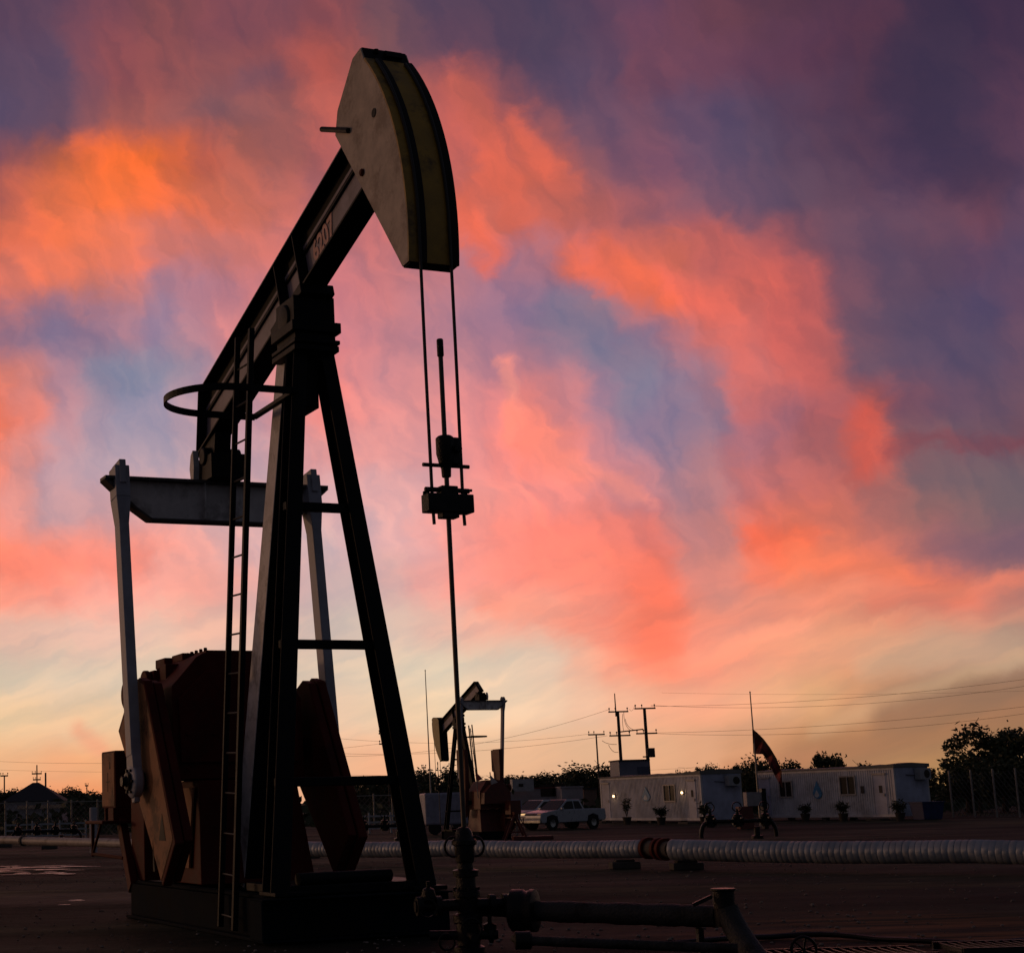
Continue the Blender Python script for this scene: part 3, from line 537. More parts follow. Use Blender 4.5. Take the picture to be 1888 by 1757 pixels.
# ------------------------------------------------------------------ wellhead of the near pumpjack
def mloc(X, Yb, Z):   # machine frame of the near pumpjack -> world
    d = Vector((math.cos(ALPHA), -math.sin(ALPHA), 0)); s = Vector((math.sin(ALPHA), math.cos(ALPHA), 0))
    return Vector((.9737, 20.426, 0)) + d * X + s * Yb + Vector((0, 0, Z))
def wellhead():
    w = mloc(3.66, 0, 0); root = empty('wellhead', w); tag(root, 'oily black wellhead with stuffing box under the near pumpjack', 'wellhead')
    MB().lathe([(.06, .93), (.09, .95), (.1, 1.0), (.105, 1.12), (.13, 1.13), (.13, 1.17), (.1, 1.2), (.085, 1.26), (.06, 1.3), (.035, 1.31)], n=22).build('stuffing_box', OILY, root, smooth=True)
    mb = MB()
    for s in (-1, 1):
        cxr = s * .115; mb = MB().tube([(cxr + .088 * math.cos(t), 0, 1.11 + .1 * math.sin(t)) for t in [2 * math.pi * k / 20 for k in range(20)]], .013, 8, closed=True); mb.build('ring_handle', OILY, root, smooth=True)
    mb = MB().lathe([(.16, .0), (.16, .1), (.12, .12), (.12, .34), (.15, .35), (.15, .42), (.1, .44), (.115, .6), (.14, .61), (.14, .66), (.105, .68), (.1, .8), (.13, .81), (.135, .87), (.085, .885), (.075, .99)], n=22)
    for k in range(8):
        t = k * math.pi / 4
        for r_, z in ((.125, .6), (.13, .33)): mb.lathe([(.014, 0), (.014, .1)], (r_ * math.cos(t), r_ * math.sin(t), z), (0, 0, 1), 6)
    mb.build('wellhead_body', OILY, root, smooth=True)
    mb = MB(); mb.lathe([(.06, -.55), (.06, .5)], (0, 0, .52), (1, .1, 0), 14)
    for x in (-.5, -.3, .26, .4): mb.lathe([(.05, -.03), (.1, -.03), (.1, .03), (.05, .03)], (x, x * .1, .52), (1, .1, 0), 14)
    mb.lathe([(.07, 0), (.085, .05), (.06, .14), (.02, .16), (.02, .22)], (-.4, -.04, .55), (0, 0, 1), 12); mb.build('side_outlet', OILY, root, smooth=True)
    mb = MB()
    for z in (.22,): mb.lathe([(.05, -.4), (.05, .3)], (0, 0, z), (1, -.1, 0), 12); mb.lathe([(.05, 0), (.09, .01), (.09, .05), (.05, .06)], (.2, 0, z), (1, -.1, 0), 12); mb.lathe([(.04, -.45), (.04, .0)], (0, 0, z), (0, 1, 0), 10); mb.lathe([(.06, 0), (.07, .1), (.02, .12), (.02, .2)], (.22, -.02, z), (0, 0, 1), 10)
    mb.build('casing_valve', OILY, root, smooth=True)
    # valve wheels
    for (x, y, z, r_) in ((-.42, -.12, .5, .09), (.0, -.26, .3, .1), (-.24, -.1, .16, .08)):
        MB().tube([(x + r_ * math.cos(t), y, z + r_ * math.sin(t)) for t in [2 * math.pi * k / 16 for k in range(16)]], .012, 6, closed=True).build('valve_wheel', OILY, root, smooth=True)
    return root
wellhead()
def elbow_pts(a, b, c, n=7):
    a, b, c = Vector(a), Vector(b), Vector(c); return [a * (1 - t) ** 2 + b * 2 * t * (1 - t) + c * t * t for t in [i / n for i in range(n + 1)]]
CRUST = mat('crusted_pipe', (.032, .032, .034), .55, dirt=(.006, .006, .005), dirt_amt=.9, scale=5, bump=.9, spec=.25)
def flowline():
    a = at(905, 1676, 17.2); b = at(965, 1678, 17.0); c = at(1322, 1689, 15.7)
    root = empty('flowline', (b.x, b.y, 0)); tag(root, 'thick dark crusted pipe with drum flange running right from the wellhead', 'pipe')
    o = Vector((b.x, b.y, 0)); a -= o; b2 = b - o; c -= o; d = (c - b2).normalized()
    w = mloc(3.66, 0, .46) - o
    MB().tube([w, w.lerp(a, .5), a, b2], [.06, .065, .07, .08], 14).build('inlet_pipe', OILY, root, smooth=True)
    pts = [b2 + d * (c - b2).length * t for t in [i / 30 for i in range(31)]]; rn = random.Random(4)
    MB().tube(pts, [.105 + rn.uniform(-.006, .006) for _ in pts], 18).build('pipe_run', CRUST, root, smooth=True)
    MB().lathe([(.08, -.14), (.19, -.13), (.215, -.11), (.215, .0), (.2, .02), (.2, .06), (.215, .08), (.215, .13), (.11, .16)], b2, Vector((1, -.5, 0)), 28).build('drum_flange', OILY, root, smooth=True)
    e = at(1340, 1690, 15.6) - o; f = at(1405, 1775, 15.0) - o; f.z = .03
    MB().tube(elbow_pts(e + Vector((0, 0, .08)), e + Vector((.05, -.02, -.12)), f, 8), .115, 18).build('elbow', CRUST, root, smooth=True)
    t = at(1333, 1637, 15.6) - o
    MB().lathe([(.1, -.35), (.1, -.03), (.115, -.02), (.115, .0)], t, (0, 0, 1), 18).build('stub_pipe', OILY, root, smooth=True)
    p0 = at(1312, 1652, 15.6) - o; p1 = at(1278, 1668, 15.6) - o
    MB().bar(p0, p1, .03, .035).build('lever', OILY, root)
    MB().box(c.x - .2, c.x - .15, c.y - .05, c.y + .05, .004, c.z - .1).build('pipe_support', OILY, root)
flowline()
def lowpipe():
    a = at(958, 1733, 15.6); b = at(1360, 1748, 14.9); a.z = max(a.z, .07)
    root = empty('drain_pipe', (a.x, a.y, 0)); tag(root, 'thin dark pipe lying low beneath the thick crusted pipe', 'pipe'); o = Vector((a.x, a.y, 0))
    MB().tube([a - o + Vector((0, .25, .0)), a - o, (b - o) * .5 + (a - o) * .5, b - o], .045, 14).build('pipe_run', CRUST, root, smooth=True)
    MB().lathe([(.05, -.05), (.085, -.04), (.085, .1), (.05, .12)], a - o, (1, -.1, 0), 14).build('end_collar', OILY, root, smooth=True)
lowpipe()
def hand_wheel():
    c = at(1482, 1750, 15.3); root = empty('hand_wheel', (c.x, c.y, 0)); tag(root, 'small dark valve hand wheel at the bottom edge right of the elbow', 'valve wheel')
    z = c.z; r_ = .115
    MB().tube([(r_ * math.cos(t), .0, z + r_ * math.sin(t)) for t in [2 * math.pi * k / 24 for k in range(24)]], .014, 8, closed=True).build('rim', OILY, root, smooth=True)
    mb = MB()
    for k in range(3):
        t = k * math.pi / 3 + .3; mb.tube([(-r_ * math.cos(t), 0, z - r_ * math.sin(t)), (r_ * math.cos(t), 0, z + r_ * math.sin(t))], .009, 6)
    mb.build('spoke', OILY, root); MB().lathe([(.05, 0), (.04, .08), (.03, .1), (.03, z - .02)], (0, .05, 0), (0, 0, 1), 12).build('valve_body', OILY, root, smooth=True)
hand_wheel()
def grating(px0, px1, py, Y, label):
    a = at(px0, py, Y); b = at(px1, py, Y); root = empty('metal_grating', (a.x, a.y, 0)); tag(root, label, 'grating', 'gratings on the ground')
    w = b.x - a.x; mb = MB(); n = int(w / .09)
    for i in range(n): mb.bar((i * .09, -.35, .07), (i * .09 + .05, .3, .07), .012, .05)
    mb.build('slat_panel', OILY, root)
    for y in (-.38, .3): MB().box(0, w, y, y + .03, .03, .1).build('edge_bar', OILY, root)
    for x in (.1, w - .16): MB().box(x, x + .06, -.34, .29, .003, .04).build('foot', OILY, root)
grating(1400, 1700, 1748, 15.6, 'dark metal grating on the ground around the small hand wheel'); grating(1745, 1930, 1745, 15.9, 'dark metal grating on the ground in the lower right corner'); grating(870, 960, 1752, 15.8, 'dark metal grating on the ground right beside the wellhead')
rn = random.Random(11)
def hose():
    pts = []
    for i in range(28):
        t = i / 27; q = gr(1040 + 860 * t, 1738 + 8 * math.sin(t * 9)); pts.append((q.x, q.y, .03 + .02 * abs(math.sin(t * 14))))
    o = MB().tube(pts, .03, 8).build('hose', OILY, smooth=True); tag(o, 'black hose snaking over the dirt beside the gratings', 'hose')
hose()
# ------------------------------------------------------------------ big spiral pipe
SPIRAL = bpy.data.materials.new('spiral_duct'); SPIRAL.use_nodes = True
def spiral_mat(m, col):
    nt = m.node_tree; b = nt.nodes['Principled BSDF']; N = nt.nodes.new; L = nt.links.new
    tc = N('ShaderNodeTexCoord'); n = N('ShaderNodeTexNoise'); L(tc.outputs['Object'], n.inputs['Vector']); n.inputs['Scale'].default_value = 1.7; n.inputs['Detail'].default_value = 8
    r = N('ShaderNodeValToRGB'); L(n.outputs['Fac'], r.inputs[0]); e = r.color_ramp.elements
    e[0].position = .3; e[0].color = (col[0] * .6, col[1] * .6, col[2] * .6, 1); e[1].position = .7; e[1].color = (*col, 1)
    L(r.outputs[0], b.inputs['Base Color']); b.inputs['Metallic'].default_value = .35; b.inputs['Roughness'].default_value = .5; b.inputs['Specular IOR Level'].default_value = .3
spiral_mat(SPIRAL, (.42, .45, .52))
PIPEW = mat('whitewashed_pipe', (.5, .42, .38), .55, dirt=(.14, .08, .06), dirt_amt=.7, scale=2)
CONC = mat('dark_concrete', (.07, .06, .055), .85, scale=5, bump=.4)
def ribbed(a, b, r_, pitch, name, label, m=SPIRAL):
    rj = random.Random(3)
    L_ = (b - a).length; d = (b - a) / L_; n = int(L_ / pitch) ; pts = []; rs = []
    for i in range(n):
        jr = 1 + rj.uniform(-.004, .004); sag = Vector((0, 0, -.035 * math.sin(math.pi * ((i * pitch) % 6.1) / 6.1) + rj.uniform(-.002, .002)))
        for t, q in ((0, .955), (.13, 1.0), (.87, 1.0), (.99, .955)): pts.append(sag + d * ((i + t) * pitch)); rs.append(r_ * q * jr)
    root = empty(name, a); tag(root, label, 'pipe', 'spiral pipe sections across the yard')
    MB().tube(pts, rs, 28).build('duct', m, root, smooth=True)
    return root
pr0 = at(1238, 1566, 34.5); pr1 = at(2060, 1570.5, 28.6); dd = (pr1 - pr0)
ribbed(pr0, pr1, .215, .12, 'spiral_pipe', 'large grey spiral ribbed pipe crossing the yard right of the dark red flange')
pl0 = at(1190, 1563, 35.5); pl1 = at(520, 1563.5, 44)
ribbed(pl1, pl0, .195, .12, 'spiral_pipe', 'grey spiral ribbed pipe running behind the pumpjack left of the dark red flange')
fl = empty('pipe_flange', pl0); tag(fl, 'dark red flanged joint between the two spiral pipes', 'flange')
d_ = (pr0 - pl0); MB().tube([(0, 0, 0), d_], .17, 20).build('spool', CONC, fl, smooth=True)
u_ = d_.normalized()
for t in (.12, .55, .75): MB().lathe([(.17, -.05), (.235, -.05), (.235, .05), (.17, .05)], d_ * t, u_, 24).build('flange_ring', RED, fl, smooth=True)
def sleeper(px, py, w, label, top=.28):
    p = gr(px, py); root = empty('pipe_support', (p.x, p.y + .3, 0)); tag(root, label, 'pipe support', 'supports under the big pipe')
    MB().box(-w / 2, w / 2, -.2, .2, .002, .15).build('sleeper', CONC, root, .02); MB().box(-w / 2 + .1, w / 2 - .1, -.12, .12, .15, top).build('saddle', CONC, root, .02)
sleeper(1158, 1602, .62, 'dark block under the spiral pipe just left of the red flange', .2); sleeper(1273, 1604, .64, 'dark block under the spiral pipe just right of the red flange', .2); sleeper(575, 1582, .5, 'small block under the pipe behind the samson post', .25)
q0 = at(-60, 1547, 64); q1 = at(420, 1559, 50)
t_ = empty('white_pipe', q0); tag(t_, 'whitish pipe lying across the yard at far left', 'pipe'); MB().tube([(0, 0, 0), (q1 - q0) * .25 + Vector((0, 0, .02)), (q1 - q0) * .26, q1 - q0], .15, 14).build('pipe_run', PIPEW, t_, smooth=True)
MB().lathe([(.15, -.06), (.19, -.06), (.19, .06), (.15, .06)], (q1 - q0) * .26, (q1 - q0).normalized(), 16).build('joint_ring', CONC, t_)
sleeper(90, 1565, .65, 'dark block under the white pipe at far left', .25); sleeper(8, 1562, .6, 'dark block under the left end of the white pipe', .25)
# ------------------------------------------------------------------ container offices
CW = mat('container_white', (.6, .59, .64), .55, dirt=(.2, .17, .17), dirt_amt=.4, scale=1.2)
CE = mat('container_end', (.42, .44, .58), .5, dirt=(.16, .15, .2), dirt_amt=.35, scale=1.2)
ROOFM = mat('roof_tarp', (.16, .15, .14), .7, dirt=(.05, .09, .11), dirt_amt=.7, scale=.7)
GLASSD = mat('dark_window', (.02, .016, .014), .25, scale=2, spec=.25)
FRAMEM = mat('pale_frame', (.42, .38, .36), .5)
ACM = mat('ac_white', (.35, .35, .38), .5)
BLUED = mat('blue_drop_paint', (.03, .2, .42), .45); DROPW = mat('pale_drop_paint', (.45, .5, .58), .5)
LAMP = mat('lit_lamp', (.8, .7, .55), .5, emit=((1, .62, .3), 5.0))
def container(corner, left, H, base, label, wins, doors, drop_u, ac_u, lamps, depth=2.44, vents=()):
    # corner: near right-front ground corner; left: far left-front ground corner
    d = (left - corner); L_ = d.length; ang = math.atan2(d.y, d.x) ; root = empty('container_office', corner, ang); tag(root, label, 'container office', 'white container offices')
    D = -depth
    mb = MB(); n = int(L_ / .14)
    prof = []
    for i in range(n): x = i * L_ / n; w = L_ / n; prof += [(x, 0), (x + w * .35, 0), (x + w * .5, .035), (x + w * .85, .035)]
    prof += [(L_, 0)]
    # front wall towards the camera is at +y side of the local frame
    v = []; 
    for x, y in prof: v += [(x, y - .03, base + .12), (x, y - .03, base + H - .12)]
    mb.add(v, [(2 * i, 2 * i + 2, 2 * i + 3, 2 * i + 1) for i in range(len(prof) - 1)])
    mb.box(.03, L_ - .03, D + .03, -.04, base + .1, base + H - .05)
    mb.build('wall', CW, root)
    mb = MB()
    for x in (0, L_ - .14): mb.box(x, x + .14, -.1, .02, base, base + H)
    mb.box(0, .14, D, D + .12, base, base + H)
    mb.box(.141, L_ - .141, -.06, .021, base, base + .13); mb.box(.141, L_ - .141, -.06, .021, base + H - .13, base + H); mb.build('frame', CW, root)
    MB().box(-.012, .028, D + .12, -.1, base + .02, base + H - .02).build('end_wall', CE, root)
    rn = random.Random(int(L_ * 10)); v = []; nx = 24
    for i in range(nx + 1):
        for j, y in enumerate((.08, -depth / 2, D - .05)): v.append((-.08 + (L_ + .16) * i / nx, y, base + H + .03 + (0 if j != 1 else .08) + rn.uniform(-.015, .02) + .1 * max(0, 1 - 3 * i / nx)))
    f = [(i * 3 + j, i * 3 + j + 1, i * 3 + j + 4, i * 3 + j + 3) for i in range(nx) for j in (0, 1)]
    k = len(v); v += [(a, b, base + H - .03) for a, b, c in v]; f += [(q[3] + k, q[2] + k, q[1] + k, q[0] + k) for q in f]
    f += [(i * 3, i * 3 + 3, i * 3 + 3 + k, i * 3 + k) for i in range(nx)] + [(i * 3 + 2, i * 3 + 5, i * 3 + 5 + k, i * 3 + 2 + k) for i in range(nx)] + [(0, 1, 1 + k, k), (1, 2, 2 + k, 1 + k)]
    MB().add(v, f).build('roof', ROOFM, root)
    for u0, u1, z0, z1 in wins:
        x0, x1 = L_ * (1 - u1), L_ * (1 - u0)
        mb = MB()
        for q in ((x0 - .06, x1 + .06, z1, z1 + .07), (x0 - .06, x1 + .06, z0 - .07, z0), (x0 - .06, x0, z0, z1), (x1, x1 + .06, z0, z1), ((x0 + x1) / 2 - .02, (x0 + x1) / 2 + .02, z0, z1)): mb.box(q[0], q[1], .012, .07, base + q[2], base + q[3])
        w = mb.build('window', FRAMEM, root); MB().box(x0, x1, .0, .02, base + z0, base + z1).build('pane', GLASSD, w)
    for u0, u1 in doors:
        x0, x1 = L_ * (1 - u1), L_ * (1 - u0); dr = MB().box(x0, x1, .0, .03, base + .12, base + 2.05).build('door', CE, root)
        MB().box(x0 - .05, x1 + .05, .01, .1, base + 2.06, base + 2.14).build('canopy', FRAMEM, dr); MB().box(x0 + .08, x0 + .14, .03, .08, base + 1.0, base + 1.15).build('handle', FRAMEM, dr)
        MB().box(x0 - .1, x1 + .1, .05, .7, .003, base * .6).build('step', CONC, dr)
    for u, z in vents:
        x = L_ * (1 - u); MB().box(x - .1, x + .1, .01, .04, base + z - .18, base + z + .18).build('notice_board', CONC, root)
    if drop_u:
        x = L_ * (1 - drop_u[0]); zc = base + drop_u[1]; r_ = drop_u[2]; rz_ = drop_u[3]
        pts = []
        for k in range(24):
            t = 2 * math.pi * k / 24; yy = -math.cos(t); xx = math.sin(t) * (1 if yy < .1 else (1 - yy) ** .9 * 1.05)
            pts.append((x + xx * r_, zc + rz_ * (yy if yy < 0 else yy * 2.1)))
        dp = MB().prism(pts, .03, .05).build('water_drop_emblem', BLUED, root)
        pts2 = [(x + (a - x) * .5 + .03, zc + (b - zc) * .42 - rz_ * .35) for a, b in pts]; MB().prism(pts2, .052, .06).build('drop_highlight', DROPW, dp)
    if ac_u:
        y = D + .25; z = base + ac_u; ac = MB().box(-.38, -.04, y, y + .78, z, z + .55).build('air_conditioner', ACM, root); MB().lathe([(.2, 0), (.2, .012)], (-.381, y + .3, z + .27), (-1, 0, 0), 20).build('fan_grille', GLASSD, ac)
        MB().bar((-.05, y + .8, z + .2), (-.05, y + 1.4, z + .25), .03, .04).build('conduit', CONC, ac)
    for u, z in lamps:
        x = L_ * (1 - u); lp = MB().box(x - .05, x + .05, .02, .08, base + z - .07, base + z + .12).build('wall_lamp', CONC, root); MB().lathe([(.03, 0), (.055, .03), (.055, .09), (.03, .12)], (x, .13, base + z - .05), (0, 0, 1), 12).build('lit_bulb', LAMP, lp)
    mb = MB()
    for x in (.15, L_ / 2, L_ - .3):
        for y in (-.3, D + .1): mb.box(x, x + .3, y, y + .25, .0025, base - .002)
    mb.build('footing', CONC, root)
    return root
c1 = gr(1298, 1519); c1.z = 0; c1 = Vector((at(1298, 1519, 85).x, 85, 0)); l1 = Vector((at(1111, 1518, 95).x, 95, 0))
container(c1, l1, 2.42, .15, 'white corrugated container office with two lit lamps, left of the flagpole', [(.66, .76, 1.05, 1.85)], [(.02, .10), (.88, .95)], (.48, 1.3, .42, .26), 1.75, [(.16, 1.35), (.84, 1.45)], vents=((.92, 1.4),))
c2 = Vector((at(1656, 1508, 80).x, 80, 0)); l2 = Vector((at(1401, 1511, 88).x, 88, 0))
container(c2, l2, 2.42, .17, 'white corrugated container office with blue bin at its corner, right of the flagpole', [(.18, .27, 1.1, 1.85), (.63, .73, 1.15, 2.0)], [(.01, .1), (.86, .94)], (.46, 1.25, .3, .3), 1.78, [], vents=((.78, 1.35), (.905, 1.35)))
# blue bin
BIN = mat('bin_blue', (.012, .022, .1), .5); p = at(1712, 1517, 79)
r0 = empty('waste_bin', (p.x, 79, 0), R(15)); tag(r0, 'dark blue waste container beside the right container office', 'bin'); MB().add([(-.5, -.4, .02), (.5, -.4, .02), (.5, .4, .02), (-.5, .4, .02), (-.62, -.5, .82), (.62, -.5, .82), (.62, .5, .82), (-.62, .5, .82)], [(0, 3, 2, 1), (0, 1, 5, 4), (1, 2, 6, 5), (2, 3, 7, 6), (3, 0, 4, 7), (4, 5, 6, 7)]).build('body', BIN, r0, .02); MB().box(-.66, .66, -.54, .54, .825, .88).build('lid', BIN, r0, .02)
# ------------------------------------------------------------------ pot plants
LEAF = mat('dark_leaf', (.05, .06, .03), .6, var=.5, scale=6); TRUNK = mat('bark', (.05, .035, .025), .85, scale=8); POT = mat('pot', (.05, .04, .035), .8)
def potplant(px, py, Y, h, seed, label, dense):
    p = at(px, py, Y); root = empty('potted_plant', (p.x, Y, 0)); tag(root, label, 'potted plant', 'potted plants in front of the offices'); rn = random.Random(seed)
    MB().lathe([(.16, .003), (.24, .36), (.26, .4), (.2, .4)], n=14).build('pot', POT, root, smooth=True)
    st = MB(); lf = MB()
    for i in range(7 if not dense else 12):
        t = rn.uniform(0, 6.28); lean = rn.uniform(.1, .5 if not dense else .3); hh = h * rn.uniform(.5, 1)
        tip = Vector((math.cos(t) * lean, math.sin(t) * lean, .4 + hh)); st.tube([(0, 0, .38), tip * .6 + Vector((0, 0, .1)), tip], .012, 5)
        for k in range(16):
            b = Vector((0, 0, .4)).lerp(tip, rn.uniform(.35, 1.1)); w = Vector((rn.gauss(0, 1), rn.gauss(0, 1), rn.gauss(0, .6))).normalized(); s_ = w.cross(Vector((rn.gauss(0, 1), rn.gauss(0, 1), 1))).normalized() * .035
            lf.add([b, b + w * .1 + s_, b + w * .24, b + w * .1 - s_], [(0, 1, 2, 3)])
    st.build('stem', TRUNK, root); lf.build('foliage', LEAF, root)
potplant(1157, 1523, 88, 1.0, 1, 'tall leggy potted plant in front of the left office door', False); potplant(1220, 1523, 84, .55, 2, 'small spiky potted plant under the left office window', True); potplant(1300, 1523, 82, .65, 3, 'bushy potted plant at the near corner of the left office', True)
potplant(1486, 1518, 83, .45, 4, 'potted plant by the left window of the right office', True); potplant(1556, 1517, 81, .5, 5, 'potted plant midway along the right office wall', True); potplant(1661, 1514, 78, .55, 6, 'potted plant at the near corner of the right office', True)
# ------------------------------------------------------------------ pickup trucks
SILVER = mat('silver_paint', (.42, .43, .48), .3, metal=.4, var=.08); WHITEP = mat('white_car_paint', (.6, .62, .68), .3, var=.08)
TYRE = mat('tyre', (.012, .012, .012), .8); CHROME = mat('chrome', (.4, .4, .4), .25, metal=1); HEADL = mat('headlight_glass', (.7, .55, .4), .15, metal=.6)
AMB = mat('headlight_reflection', (.8, .6, .4), .3, emit=((1, .6, .25), .9))  # emission imitates a reflection in the headlight glass
def pickup(loc, rz, sc, label, paint):
    root = empty('pickup_truck', loc, rz, sc); tag(root, label, 'pickup truck', 'parked pickup trucks')
    W = .92
    body = [(-2.6, .42), (-2.7, .62), (-2.66, .9), (-2.45, 1.04), (-2.0, 1.1), (-1.2, 1.2), (1.0, 1.22), (2.62, 1.2), (2.7, .7), (2.6, .5), (2.06, .5), (2.0, .78), (1.6, .9), (1.2, .78), (1.14, .45), (-1.28, .42), (-1.34, .78), (-1.75, .9), (-2.15, .78), (-2.22, .42)]
    mb = MB().prism(body[:], -W, W)
    b = mb.build('body', paint, root, .035, True)
    v = []
    lo = [(-1.25, 1.14), (1.0, 1.14)]; hi = [(-.3, 1.8), (.7, 1.78)]
    for (x, z), w in ((lo[0], .86), (lo[1], .86), (hi[1], .72), (hi[0], .72)): v += [(x, -w, z), (x, w, z)]
    MB().add(v, [(0, 2, 3, 1), (2, 4, 5, 3), (4, 6, 7, 5), (6, 0, 1, 7), (0, 6, 4, 2), (1, 3, 5, 7)]).build('cabin', paint, root, .04, True)
    for s in (-1, 1):
        for poly in ([(-1.0, 1.2), (-.35, 1.68), (.1, 1.69), (.1, 1.2)], [(.17, 1.2), (.17, 1.69), (.62, 1.68), (.82, 1.2)]):
            vv = [(x, s * (.862 + .008 - (z - 1.14) * .14 / .64 + .004), z) for x, z in poly]; vv2 = [(x, y - s * .01, z) for x, y, z in vv]
            MB().add(vv + vv2, [(0, 1, 2, 3), (7, 6, 5, 4), (0, 4, 5, 1), (1, 5, 6, 2), (2, 6, 7, 3), (3, 7, 4, 0)]).build('side_window', GLASSD, root)
    MB().add([(-1.19, -.78, 1.2), (-1.19, .78, 1.2), (-.42, .68, 1.74), (-.42, -.68, 1.74), (-1.2, -.78, 1.22), (-1.2, .78, 1.22), (-.43, .68, 1.76), (-.43, -.68, 1.76)], [(0, 1, 2, 3), (7, 6, 5, 4)]).build('windshield', GLASSD, root)
    MB().box(1.05, 2.55, -.78, .78, 1.162, 1.18).build('bed', GLASSD, root)
    for x in (-1.75, 1.6):
        for s in (-1, 1):
            w = MB().lathe([(.2, -.12), (.36, -.12), (.39, -.08), (.39, .08), (.36, .12), (.2, .12)], (x, s * .82, .39), (0, 1, 0), 22).build('wheel', TYRE, root, smooth=True)
            MB().lathe([(.05, .0), (.22, .01), (.22, .03), (.05, .02)], (x, s * .925, .39), (0, s, 0), 12).build('rim', CHROME, w)
            MB().lathe([(.44, -.01), (.46, .0), (.46, .012)], (x, s * .915, .42), (0, s, 0), 20).build('wheel_arch', TYRE, root)
    for s in (-1, 1):
        MB().box(-2.64, -2.45, s * .74 - .16, s * .74 + .16, .85, 1.0).build('headlight', AMB if s > 0 else HEADL, root, .03)
        MB().box(-1.02, -.85, s * .95 - .08, s * .95 + .1, 1.18, 1.32).build('wing_mirror', paint, root, .03)
    MB().box(-2.66, -2.6, -.5, .5, .72, .98).build('grille', TYRE, root); MB().box(-2.72, -2.55, -.9, .9, .42, .62).build('bumper', CHROME, root, .03)
    return root
p = at(1040, 1527, 80); pickup((p.x, 80, 0), R(32), .80, 'silver pickup truck parked in front of the low buildings, nearest of the two', SILVER)
p = at(998, 1524, 83.5); pickup((p.x, 83.5, 0), R(32), .80, 'white pickup truck mostly hidden behind the silver one', WHITEP)
# ------------------------------------------------------------------ second pumpjack and yard gear behind
RED2 = mat('bright_oxide_red', (.12, .02, .013), .5, dirt=(.06, .02, .015), dirt_amt=.4)
YELL2 = mat('pale_yellow_paint', (.42, .34, .14), .5)
p = at(856, 1545, 66)
PJ2 = pumpjack((p.x, 66, 0), R(180 - 72), 'distant pumpjack with lowered horse head and red gearbox behind the near wellhead', R(-22), R(52), None, 3.4, False, .6, True, YELL2, YELL2, RED2)
# ------------------------------------------------------------------ poles, wires, flag
POLE = mat('weathered_pole', (.06, .045, .04), .8, scale=6); GALV = mat('galvanised', (.3, .27, .25), .5, metal=.4); WIRE = mat('overhead_wire', (.03, .025, .025), .6)
def upole(px, Y, pytop, arms, r_, label, extra=None, base_py=None):
    t = at(px, pytop, Y); root = empty('utility_pole', (t.x, Y, 0)); tag(root, label, 'utility pole', 'utility poles'); H = t.z
    MB().lathe([(r_ * 1.35, 0), (r_, H)], n=10).build('pole', POLE, root, smooth=True)
    for py, half in arms:
        z = at(px, py, Y).z; w = half * Y / F; a = MB().box(-w, w, -r_ - .14, -r_, z - .045 * Y / 100, z + .04 * Y / 100).build('crossarm', POLE, root)
        for x in (-w * .92, -w * .3, w * .92):
            MB().lathe([(.02, 0), (.02, .1), (.045, .12), (.05, .19), (.02, .22)], (x, -r_ - .07, z + .04 * Y / 100), (0, 0, 1), 8).build('insulator', POLE, a)
    if extra:
        z = at(px, extra, Y).z; MB().lathe([(.05, H - .3), (.03, z)], (-.15, -r_, 0), (0, 0, 1), 6).build('lightning_rod', POLE, root)
    return root, H
uA, hA = upole(1139, 104, 1312, [(1312, 18), (1356, 19)], .09, 'thick utility pole with two crossarms and a lightning rod, left one of the joined pair', 1278)
upole(1188, 104, 1306, [(1306, 19), (1352, 19)], .095, 'thick utility pole with two crossarms and small box, right one of the joined pair')
a = at(1143, 1349, 104); b = at(1186, 1344, 104); o = MB().tube([a, b], .04, 8).build('tie_beam', POLE); tag(o, 'thin horizontal beam tying the two thick utility poles together', 'beam')
t = at(1199, 1387, 103.4); r0 = MB().box(t.x - .22, t.x + .25, 103.2, 103.6, t.z - .3, t.z + .28).build('pole_box', POLE); MB().box(t.x - .5, t.x - .2, 103.3, 103.4, t.z - .3, t.z - .22).build('bracket', POLE, r0); tag(r0, 'small box fixed on the right thick utility pole', 'junction box')
upole(1099, 125, 1353, [(1354, 15)], .055, 'slender utility pole left of the thick pair, one crossarm'); upole(1122, 260, 1412, [(1413, 6)], .1, 'tiny faraway utility pole above the trees beside the thick pair')
upole(713, 120, 1350, [(1352, 15), (1371, 15)], .05, 'utility pole with two crossarms seen through the samson post'); upole(68, 190, 1410, [(1426, 9), (1437, 7)], .07, 'tall lattice like pole with arms above the left trees'); upole(84, 190, 1424, [], .1, 'plain thick pole above the left trees'); upole(8, 150, 1429, [(1430, 7)], .06, 'pole with short arm at the left edge'); upole(160, 200, 1447, [(1448, 3)], .06, 'short thin pole beside the control box of the near pumpjack')
upole(782, 150, 1436, [(1415, 4)], .05, 'small pole behind the distant horse head')
def mast(px, Y, pytop, r_, label, name, cat):
    t = at(px, pytop, Y); root = empty(name, (t.x, Y, 0)); tag(root, label, cat); MB().lathe([(r_ * 1.3, 0), (r_ * .6, t.z)], n=8).build('pole', GALV, root, smooth=True); MB().lathe([(r_ * .6, 0), (r_ * .9, .05), (.01, .1)], (0, 0, t.z), (0, 0, 1), 8).build('finial', GALV, root); return root, t
mast(784, 75, 1238, .03, 'thin lightning mast rising above the distant horse head', 'mast', 'mast')
mast(884, 72, 1345, .03, 'thin leaning rod behind the distant pumpjack', 'mast', 'mast')[0].rotation_euler = (0, R(-5), 0)
